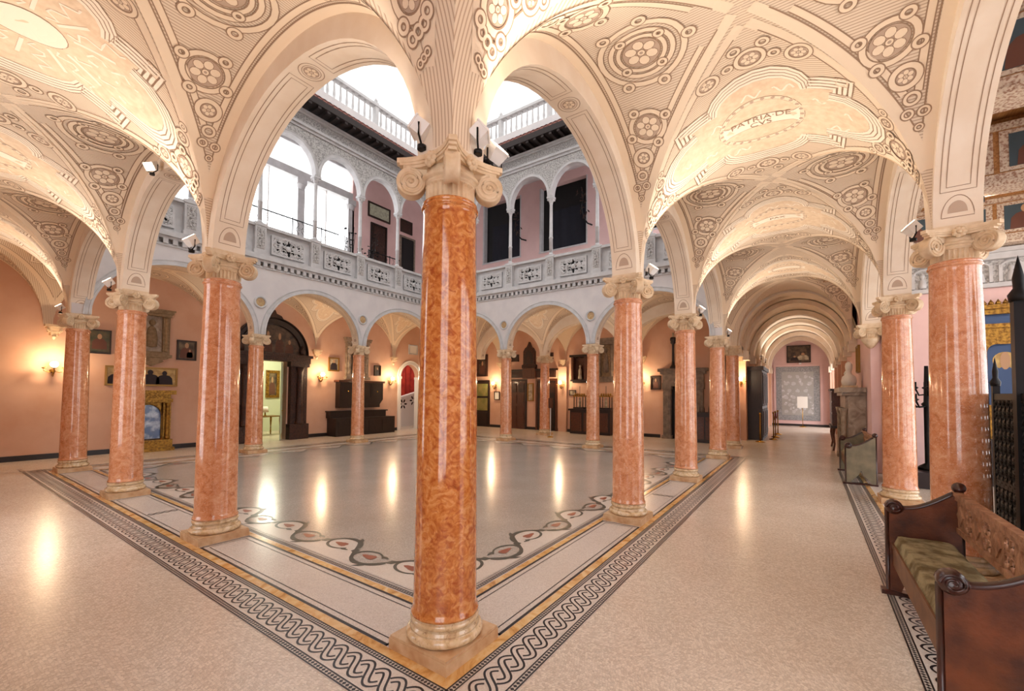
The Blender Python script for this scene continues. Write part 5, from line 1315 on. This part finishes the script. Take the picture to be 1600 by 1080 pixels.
MB().lathe([(.16,0),(.16,.02),(.03,.05)],16).obj('base','brass',t); MB().lathe([(.016,.04),(.016,1.06)],8).obj('post','brass',t); MB().box(-.015,.015,-.24,.24,1.05,1.68).obj('board','paper',t)
t=thing('light_fitting','tiny white picture light between painting and carpet','picture light'); mb=MB(); Fbox(mb,FE,-1.72,-1.60,-.2,-.003,3.54,3.60); mb.obj('shade','lamp_white',t)
t=thing('secretary','reddish-brown cabinet on curved legs beside the stone fireplace','secretary desk',(15.3,-2.88,0))
MB().box(-.75,.75,-.24,.24,.78,1.88).obj('body','brown_wood',t); MB().box(-.8,.8,-.28,.28,1.88,1.94).obj('cornice','dark_wood',t); MB().box(-.8,.8,-.28,.28,.70,.78).obj('table_top','dark_wood',t)
for sx_ in (-.7,.7):
    for sy in (-.2,.2): MB().tube([(sx_,sy,.7),(sx_*1.02,sy*1.1,.5),(sx_*.96,sy*.95,.2),(sx_*1.03,sy*1.1,.0)],[.045,.04,.026,.03],8).obj('leg','brown_wood',t)
for z0,z1 in ((.84,1.14),(1.2,1.5),(1.56,1.84)):
    q=MB().box(-.765,-.75,-.2,.2,z0,z1).obj('drawer','brown_wood',t); MB().lathe([(.001,-.02),(.018,0),(.001,.02)],8,T=lambda p,z0=z0:(-.775+p[0]*.5,p[1],z0+.15+p[2])).obj('knob','brass',q)
    MB().box(-.65,.65,.24,.252,z0,z1).obj('drawer','brown_wood',t)
t=thing('stone_fireplace','veined stone fireplace with colonnettes behind the far settle','fireplace',(0,0,0))
mb=MB(); mb.box(11.3,11.7,-3.19,-2.84,0,1.72); mb.box(13.3,13.45,-3.19,-2.84,0,1.72); mb.box(11.45,13.3,-3.19,-3.1,0,1.72); mb.obj('cheeks','marble_grey',t)
mb=MB(); mb.box(11.22,13.53,-3.19,-2.72,1.72,1.80); mb.box(11.16,13.59,-3.19,-2.66,1.80,1.92); mb.box(11.34,13.41,-3.0,-2.79,1.40,1.715); mb.obj('mantel','marble_grey',t)
for x in (11.36,11.6,13.1,13.36):
    MB().lathe([(.08,0),(.08,.08),(.06,.14),(.055,.2),(.05,1.2),(.07,1.3),(.09,1.4)],14,c=(x,-2.76,0)).obj('colonnette','marble_grey',t)
mb=MB(); mb.box(11.7,13.0,-3.05,-2.98,0,1.4); mb.obj('firebox','dark_void',t)
t=thing('marble_bust','pale marble bust group on the fireplace mantel','sculpture',(12.2,-2.92,1.922))
MB().box(-.3,.3,-.16,.16,0,.06).obj('plinth','stone',t)
mb=MB(); mb.lathe([(.2,.06),(.24,.18),(.2,.30),(.1,.36),(.07,.42),(.10,.48),(.115,.56),(.1,.64),(.05,.69),(.0,.7)],16,T=lambda p:(p[0]*1.1-.05,p[1]*.7,p[2])); mb.lathe([(.12,.06),(.13,.2),(.06,.3),(.09,.4),(.06,.47),(.0,.48)],14,c=(.3,0,0)); mb.obj('figures','paper',t)
picture('narrow pale panel hung above the fireplace on the corridor wall',(lambda t,o,z:(t,YR-o,z)),12.6,13.2,2.35,3.1,.05,'frame_gilt','paint_pale')
# respond capital at the end of the outer row
t=thing('respond_capital','cream ionic respond capital where the outer arcade meets the corridor wall','capital',(10.33,GY+.02,0),kind='thing')
inst(NECK,'neck',t); inst(ABACUS,'abacus',t)
for q in range(4):
    a=R(45+90*q); inst(VOL,'volute',t,(cos(a)*.268,sin(a)*.268,3.132),a)
MB().lathe([(.0,2.78),(.05,2.8),(.1,2.86),(.17,2.98),(.17,3.0)],20).obj('pendant','stone',t)

# ------------------------------------------------------------ pews
mat('pew_brown',(112,58,28),.4,c2=(62,28,14),scale=5,bump=.15,bscale=50,coat=.25); mat('pew_trim',(66,26,16),.3,c2=(40,16,10),scale=6,coat=.3)
mat('pew_reflection',(132,122,98),.5,c2=(108,100,80),scale=6); mat('carved_pale',(176,132,100),.5,c2=(128,84,58),scale=16,bump=.4,bscale=40)  # far pew end: grey-green reflection put into the wood colour
mat('cushion',(150,138,104),.95,c2=(96,80,48),scale=9,lo=.4,hi=.6,bump=.5,bscale=70); mat('seat_wood',(120,78,46),.5,c2=(90,54,30),scale=5)
def pew(label,x0,x1,yf,yb,endmat,name='church_pew'):
    t=thing(name,label,'pew',(x0,yf,0)); D=yf-yb; L=x1-x0
    sil=[(0,0),(.06,0),(.09,.09),(.14,.13),(D*.5-.03,.20),(D*.5,.28),(D*.5+.03,.20),(D-.14,.13),(D-.09,.09),(D-.06,0),(D,0),(D,.93)]
    top=[(D-.03-(D-.11)*k/10,.90-.17*sin(PI/2*(k/10)) -.0) for k in range(11)]
    prof=sil+top+[(.06,.75),(0,.72)]
    for x in (0,L-.05):
        mb=MB(); mb.prism(prof,x,x+.05,T=lambda p:(p[2],-p[0],p[1])); e=mb.obj('end_panel',endmat,t)
        mb=MB(); mb.tube([(x+.025,-a,b+.005) for a,b in top],.026,8); mb.tube([(x+.025,.008,.02),(x+.025,.008,.73)],.02,6); mb.tube([(x+.025,-D-.005,.02),(x+.025,-D-.005,.93)],.02,6); mb.obj('moulding','pew_trim',e)
        mb=MB(); mb.lathe([(.0,-.05),(.045,-.045),(.06,-.03),(.06,.03),(.045,.045),(.0,.05)],16,T=lambda p,x=x:(x+.025+p[2],-.035+p[0],.745+p[1]))
        for s_ in (-1,1): mb.tube(spiral((x+.025+s_*.046,-.035,.745),.052,1.8,26,lambda c,a,b:(c[0],c[1]+a,c[2]+b),0),.008,5)
        mb.obj('arm_scroll','pew_trim',e)
        mb=MB(); mb.lathe([(.0,-.04),(.035,-.035),(.045,0),(.035,.035),(.0,.04)],14,T=lambda p,x=x:(x+.025+p[2],-D+.005+p[0],.955+p[1])); mb.obj('back_scroll','pew_trim',e)
        MB().box(x-.02,x+.07,-D-.03,.06,0,.035).obj('foot_rail','pew_trim',e)
    MB().box(.05,L-.05,-D+.03,-.04,.40,.435).obj('seat','seat_wood',t)
    MB().box(.05,L-.05,-.045,-.02,.25,.44).box(.05,L-.05,-.05,-.012,.40,.445).obj('seat_rail','seat_wood',t)
    # cushion: pillowed grid
    n=60; rows=[]
    for i in range(n+1):
        u=i/n; row=[]
        for j in range(17):
            v=j/16; e=min(1,min(u,1-u)*30)*min(1,min(v,1-v)*8); row.append((.055+(L-.11)*u,-.022-(D-.065)*v,.437+.085*(1-(1-e)**2.5)**.5+.003*sin(i*.8+j*.5)))
        rows.append(row)
    mb=MB(); mb.grid(rows); mb.obj('cushion','cushion',t)
    # back: rails and pierced tracery panels
    MB().box(.05,L-.05,-D,-D+.035,.86,.90).box(.05,L-.05,-D-.008,-D+.045,.895,.925).obj('back_rail','carved_pale',t)
    MB().box(.05,L-.05,-D,-D+.03,.60,.64).obj('back_rail','carved_pale',t)
    k=9; w=(L-.1)/k
    for i in range(k):
        a=.05+w*i; mb=MB()
        if i%2==0: mb.box(a,a+w,-D+.005,-D+.02,.64,.86); mb.prism([(a+w/2-.08,.75),(a+w/2,.67),(a+w/2+.08,.75),(a+w/2,.83)],-D+.02,-D+.03,T=lambda p:(p[0],p[2],p[1])); mb.obj('back_panel','carved_pale',t)
        else:
            mb.box(a,a+.02,-D+.005,-D+.02,.64,.86); mb.box(a+w-.02,a+w,-D+.005,-D+.02,.64,.86); mb.box(a+.02,a+w-.02,-D+.005,-D+.02,.74,.76)
            for zc in (.695,.805):
                for xc in (a+w/2-.045,a+w/2+.045): mb.tube([(xc+.042*cos(2*PI*q/12),-D+.012,zc+.04*sin(2*PI*q/12)) for q in range(12)],.011,6,closed=True)
            mb.obj('pierced_panel','carved_pale',t)
    return t
pew('dark wooden pew with a mossy cushion in the right foreground',.93,2.80,-2.60,-3.04,'pew_brown')
pew('smaller pew with a grey-green reflection tinted on its ends beside the daylit column',8.42,10.3,-2.63,-3.07,'pew_reflection')

# ------------------------------------------------------------ painted-ceiling room on the right
XR=10.15; YB=-7.0
mat('ceil_wood',(178,128,74),.6,c2=(140,92,48),scale=5,stretch=(1,8,8)); mat('ceil_paint',(206,190,170),.6,c2=(150,112,90),scale=34,lo=.45,hi=.62); mat('portrait_ground',(60,76,84),.6)
mat('floor_daylight',(214,214,218),.3)
s=struct('wall_room_end','pink wall with carved frieze and altarpiece in the painted-ceiling room','wall')
mb=MB(); mb.box(XR,XR+.25,YB,GY-TH,0,6.4); mb.obj('plaster','pink_pale',s)
mb=MB(); mb.box(XR-.10,XR,YB,GY-TH,3.87,3.95); mb.box(XR-.18,XR,YB,GY-TH,4.40,4.52); mb.box(XR-.24,XR,YB,GY-TH,4.52,4.60); mb.obj('frieze_moulding','court_stone',s)
mb=MB(); mb.box(XR-.06,XR,YB,GY-TH,3.95,4.40); mb.obj('frieze','carved_stone',s)
for k in range(14):
    y=-3.62-.42*k; mb=MB(); mb.box(XR-.10,XR-.055,y-.17,y-.12,3.97,4.3); mb.box(XR-.10,XR-.055,y+.12,y+.17,3.97,4.3); mb.tube([(XR-.08,y+.145*cos(PI*q/10),4.24+.12*sin(PI*q/10)) for q in range(11)],.025,5)
    mb.lathe([(.06,3.97),(.07,4.02),(.05,4.14),(.02,4.17),(.04,4.21),(.04,4.25),(.0,4.29)],10,c=(XR-.07,y,0)); mb.obj('frieze_niche','court_stone',s)
s=struct('wall_room_outer','outer wall of the painted-ceiling room with tall windows','wall')
FO=lambda t,o,z:(t,YB-o,z); mb=MB(); wins=[(-3.0,-.2,.1,4.55),(.1,3.3,.1,4.55),(3.6,6.8,.1,4.55),(7.1,9.95,.1,4.55)]
wall_holes(mb,FO,-3.4,XR+.25,0,6.4,wins,0,.3); mb.obj('plaster','pink_pale',s)
for i,(a,b,z0,z1) in enumerate(wins):
    w_=struct('window_%d'%(i+3),'tall daylight window of the painted-ceiling room, %s'%('behind the camera','beside the pew','behind the broad column','beside the altarpiece')[i],'window')
    mb=MB()
    for q in (a,(a+b)/2-.03,b-.06): Fbox(mb,FO,q,q+.06,.1,.16,z0,z1)
    for q in (z0,z0+1.2,z0+2.4,z1-.06): Fbox(mb,FO,a,b,.1,.16,q,q+.06)
    mb.obj('window_frame','white_paint',w_); mb=MB(); Fbox(mb,FO,a,b,.125,.13,z0,z1); mb.obj('pane','window_glass',w_)
s=struct('wall_room_back','pink back wall of the painted-ceiling room outside the frame','wall'); mb=MB(); mb.box(-3.4,-3.2,YB,XL,0,6.4); mb.box(-3.36,.1,GY-TH,GY+TH,0,5.3); mb.obj('plaster','pink_pale',s)
c=struct('ceiling','painted timber ceiling with portrait beams over the right-hand room','ceiling')
mb=MB(); mb.box(-3.4,XR+.25,YB-.3,GY-TH,5.62,5.7); mb.obj('boards','ceil_wood',c)
for k,x in enumerate((-1.2,1.4,3.9,6.5,9.75)):
    mb=MB(); mb.box(x,x+.22,YB,GY-TH,4.8,5.42); bm=mb.obj('beam','ceil_wood',c)
    MB().box(x-.04,x+.26,YB,GY-TH,4.68,4.80).box(x-.08,x+.3,YB,GY-TH,4.62,4.68).obj('beam_moulding','ceil_paint',bm)
    MB().box(x-.06,x+.28,YB,GY-TH,5.42,5.5).obj('beam_moulding','ceil_paint',bm)
    if k>1:
        for j in range(6):
            y=-3.85-.78*j; mb=MB()
            Fp=lambda t,o,z,x=x:(x+o,t,z)
            Fbox(mb,Fp,y-.36,y+.36,-.012,.0,4.83,5.40,2); Fbox(mb,Fp,y-.27,y+.27,-.02,-.012,4.88,5.34,0); human_blob(mb,Fp,y,4.88,.46,.4,-.022,1,3)
            mb.obj('portrait_panel',['portrait_ground','robe_red','ceil_paint','skin'],c)
for k in range(13):
    x=-2.4+1.0*k
    MB().box(x,x+.10,YB,GY-TH,5.50,5.62).obj('joist','ceil_wood',c)
for k in range(7):
    y=-3.9-.8*k; MB().box(-3.2,XR,y-.06,y+.06,5.46,5.60).obj('cross_joist','ceil_paint',c)
FRm=lambda t,o,z:(XR+o,t,z)
t=thing('altarpiece','gilded polyptych altarpiece with a blue-robed saint behind the iron gate','altarpiece')
mb=MB(); Fbox(mb,FRm,-6.8,-4.85,-.35,-.003,0,.9); mb.obj('altar_table','dark_wood',t)
mb=MB(); Fbox(mb,FRm,-6.75,-4.88,-.2,-.003,3.32,3.42); Fbox(mb,FRm,-6.8,-4.84,-.26,-.003,3.42,3.5)
for k in range(20): mb.lathe([(.03,3.5),(.045,3.54),(.0,3.62)],6,c=FRm(-4.9-.097*k,-.15,0)[:2]+(0,))
mb.obj('cornice','gilt',t)
for k in range(4):
    a=-5.34-.47*k; mb=MB(); Fbox(mb,FRm,a+.02,a+.45,-.1,-.05,3.14,3.32,k%2); mb.obj('upper_panel',['robe_blue','robe_red'],t)
mb=MB(); Fbox(mb,FRm,-6.75,-4.88,-.14,-.003,3.06,3.14); mb.obj('architrave','gilt',t); mb=MB(); Fbox(mb,FRm,-6.75,-4.88,-.18,-.003,.9,1.55); mb.obj('predella','gilt',t)
for k in range(3):
    a=-5.50-.62*k; c_=a+.31
    mb=MB(); Fbox(mb,FRm,a,a+.62,-.04,-.003,1.55,3.06); q=mb.obj('painted_panel','robe_blue' if k!=1 else 'paint_gold',t)
    mb=MB(); Fbox(mb,FRm,a,a+.05,-.14,-.003,1.55,3.06); Fbox(mb,FRm,a+.57,a+.62,-.14,-.003,1.55,3.06)
    cur=[(c_+.26*cos(PI*j/14),2.55+.22*sin(PI*j/14)*(1+.15*sin(3*PI*j/14))) for j in range(15)]; mb.strip([FRm(u,-.10,v) for u,v in cur],[FRm(u,-.10,3.06) for u,v in cur]); mb.obj('gilt_tracery','gilt',q)
    mb=MB(); mb.add([FRm(c_+.17*cos(2*PI*j/18),-.045,2.42+.17*sin(2*PI*j/18)) for j in range(18)],[tuple(range(18))],4); human_blob(mb,FRm,c_,1.6,1.02,.46,-.048,2,1); mb.obj('painted_saint',['robe_dark','skin','robe_blue','robe_red','paint_gold'],q)
# iron gates
def gate(label,x0,x1,y,h,posts,seed,rz=0):
    t=thing('iron_gate',label,'gate')
    mb=MB(); mb.box(x0,x1,y-.02,y+.02,.04,.12); mb.box(x0,x1,y-.02,y+.02,h-.06,h); mb.box(x0,x1,y-.02,y+.02,h*.5-.03,h*.5+.03); mb.obj('rails','iron',t)
    mb=MB(); n=int((x1-x0)/.10); 
    for i in range(n+1):
        x=x0+(x1-x0)*i/n; mb.box(x-.013,x+.013,y-.013,y+.013,.05,h)
    nz=int(h/.12)
    for i in range(n):
        for j in range(nz):
            cx=x0+(x1-x0)*(i+.5)/n; cz=.12+(h-.18)*(j+.5)/nz
            mb.tube([(cx+.036*cos(2*PI*q/8),y,cz+.044*sin(2*PI*q/8)) for q in range(8)],.024,5,closed=True)
    mb.obj('lattice','iron',t)['kind']='stuff'
    for x,w,hh in posts:
        mb=MB(); mb.box(x-w/2,x+w/2,y-w/2,y+w/2,0,hh*.86); mb.lathe([(w*.7,hh*.86),(w*.8,hh*.88),(w*.4,hh*.9),(w*.45,hh*.93),(.0,hh)],8,c=(x,y,0)); mb.obj('post','iron',t)
    return t
gate('tall black wrought-iron gate behind the pew at the right edge',2.0,4.05,-3.57,1.73,[(4.06,.05,2.1),(3.42,.09,2.95),(2.0,.06,2.1)],1)
flood(9.9,-4.6,4.66,(6.5,-4.9,5.6),'white spotlight under the painted ceiling above the frieze',w=200)
flood(6.6,-4.05,4.55,(9.5,-5.2,4.0),'white spotlight clamped to the portrait beam',w=150)
gate('folded black iron gate with spear posts left of the daylit column',8.95,9.75,-3.36,1.55,[(9.72,.06,2.2),(9.4,.05,2.3),(8.95,.05,2.1)],2)
t=thing('iron_candelabrum','branched black iron candelabrum on a dark plinth seen between the columns','candelabrum',(9.2,-3.92,0))
MB().box(-.5,.5,-.32,.32,0,.30).obj('plinth','mosaic_black',t)
MB().lathe([(.16,.30),(.14,.36),(.05,.42),(.05,1.5),(.09,1.56),(.05,1.6),(.03,2.3)],14).obj('stem','iron',t)
mb=MB()
for k in range(8):
    a=2*PI*k/8; r_=.26 if k%2 else .16; z=1.62 if k%2 else 1.85
    mb.tube([(0,0,z-.1),(cos(a)*r_*.7,sin(a)*r_*.7,z-.12),(cos(a)*r_,sin(a)*r_,z),(cos(a)*r_,sin(a)*r_,z+.14)],.018,6); mb.lathe([(.02,0),(.05,.03),(.02,.05)],8,c=(cos(a)*r_,sin(a)*r_,z))
mb.obj('branch','iron',t)
# upstairs fittings
FU=lambda t,o,z:(t,13.3+o,z)
picture('pale framed textile on the pink upstairs wall',FU,9.03,10.2,9.25,9.9,.07,'frame_dark','textile_pale')
picture('dark carved square panel on the upstairs wall beside the vault',FU,10.8,11.5,9.15,9.75,.06,'frame_dark','carved_wood')
door_('dark carved door on the pink upstairs wall below the framed textile',FU,9.26,9.95,8.95-5.42+0,4,1,'carved_wood','dark_wood',None,'door_6').location=(0,0,5.42)
door_('black upstairs doorway with grey frame right of the carved door',FU,10.85,11.6,8.9-5.42,2,1,'dark_void','grey_stone',None,'door_7').location=(0,0,5.42)
for y,l in ((8.0,'left'),(4.9,'right')):
    t=thing('iron_bracket','twisted dark iron bracket with leaves on the pink upstairs wall, %s one'%l,'bracket',(13.28,y,8.4),0,'iron leaf brackets upstairs')
    P=[(0,0,0),(-.3,.05,-.02),(-.55,.1,.1),(-.7,.15,.5),(-.62,.1,.9),(-.75,.12,1.25)]
    MB().tube(P,.03,6).obj('stem','iron',t); mb=MB(); rn=random.Random(4)
    for k in range(22):
        p=Vector(P[2]).lerp(Vector(P[5]),k/22)+Vector((.1*rn.uniform(-1,1),.16*rn.uniform(-1,1),.05*rn.uniform(-1,1))); a=rn.random()*6; l_=.11
        mb.add([p,p+Vector((0,l_*cos(a)-.03*sin(a),l_*sin(a)+.03*cos(a))),p+Vector((.02,1.6*l_*cos(a),1.6*l_*sin(a))),p+Vector((0,l_*cos(a)+.03*sin(a),l_*sin(a)-.03*cos(a)))],[(0,1,2,3)])
    mb.obj('leaves','carved_wood',t)
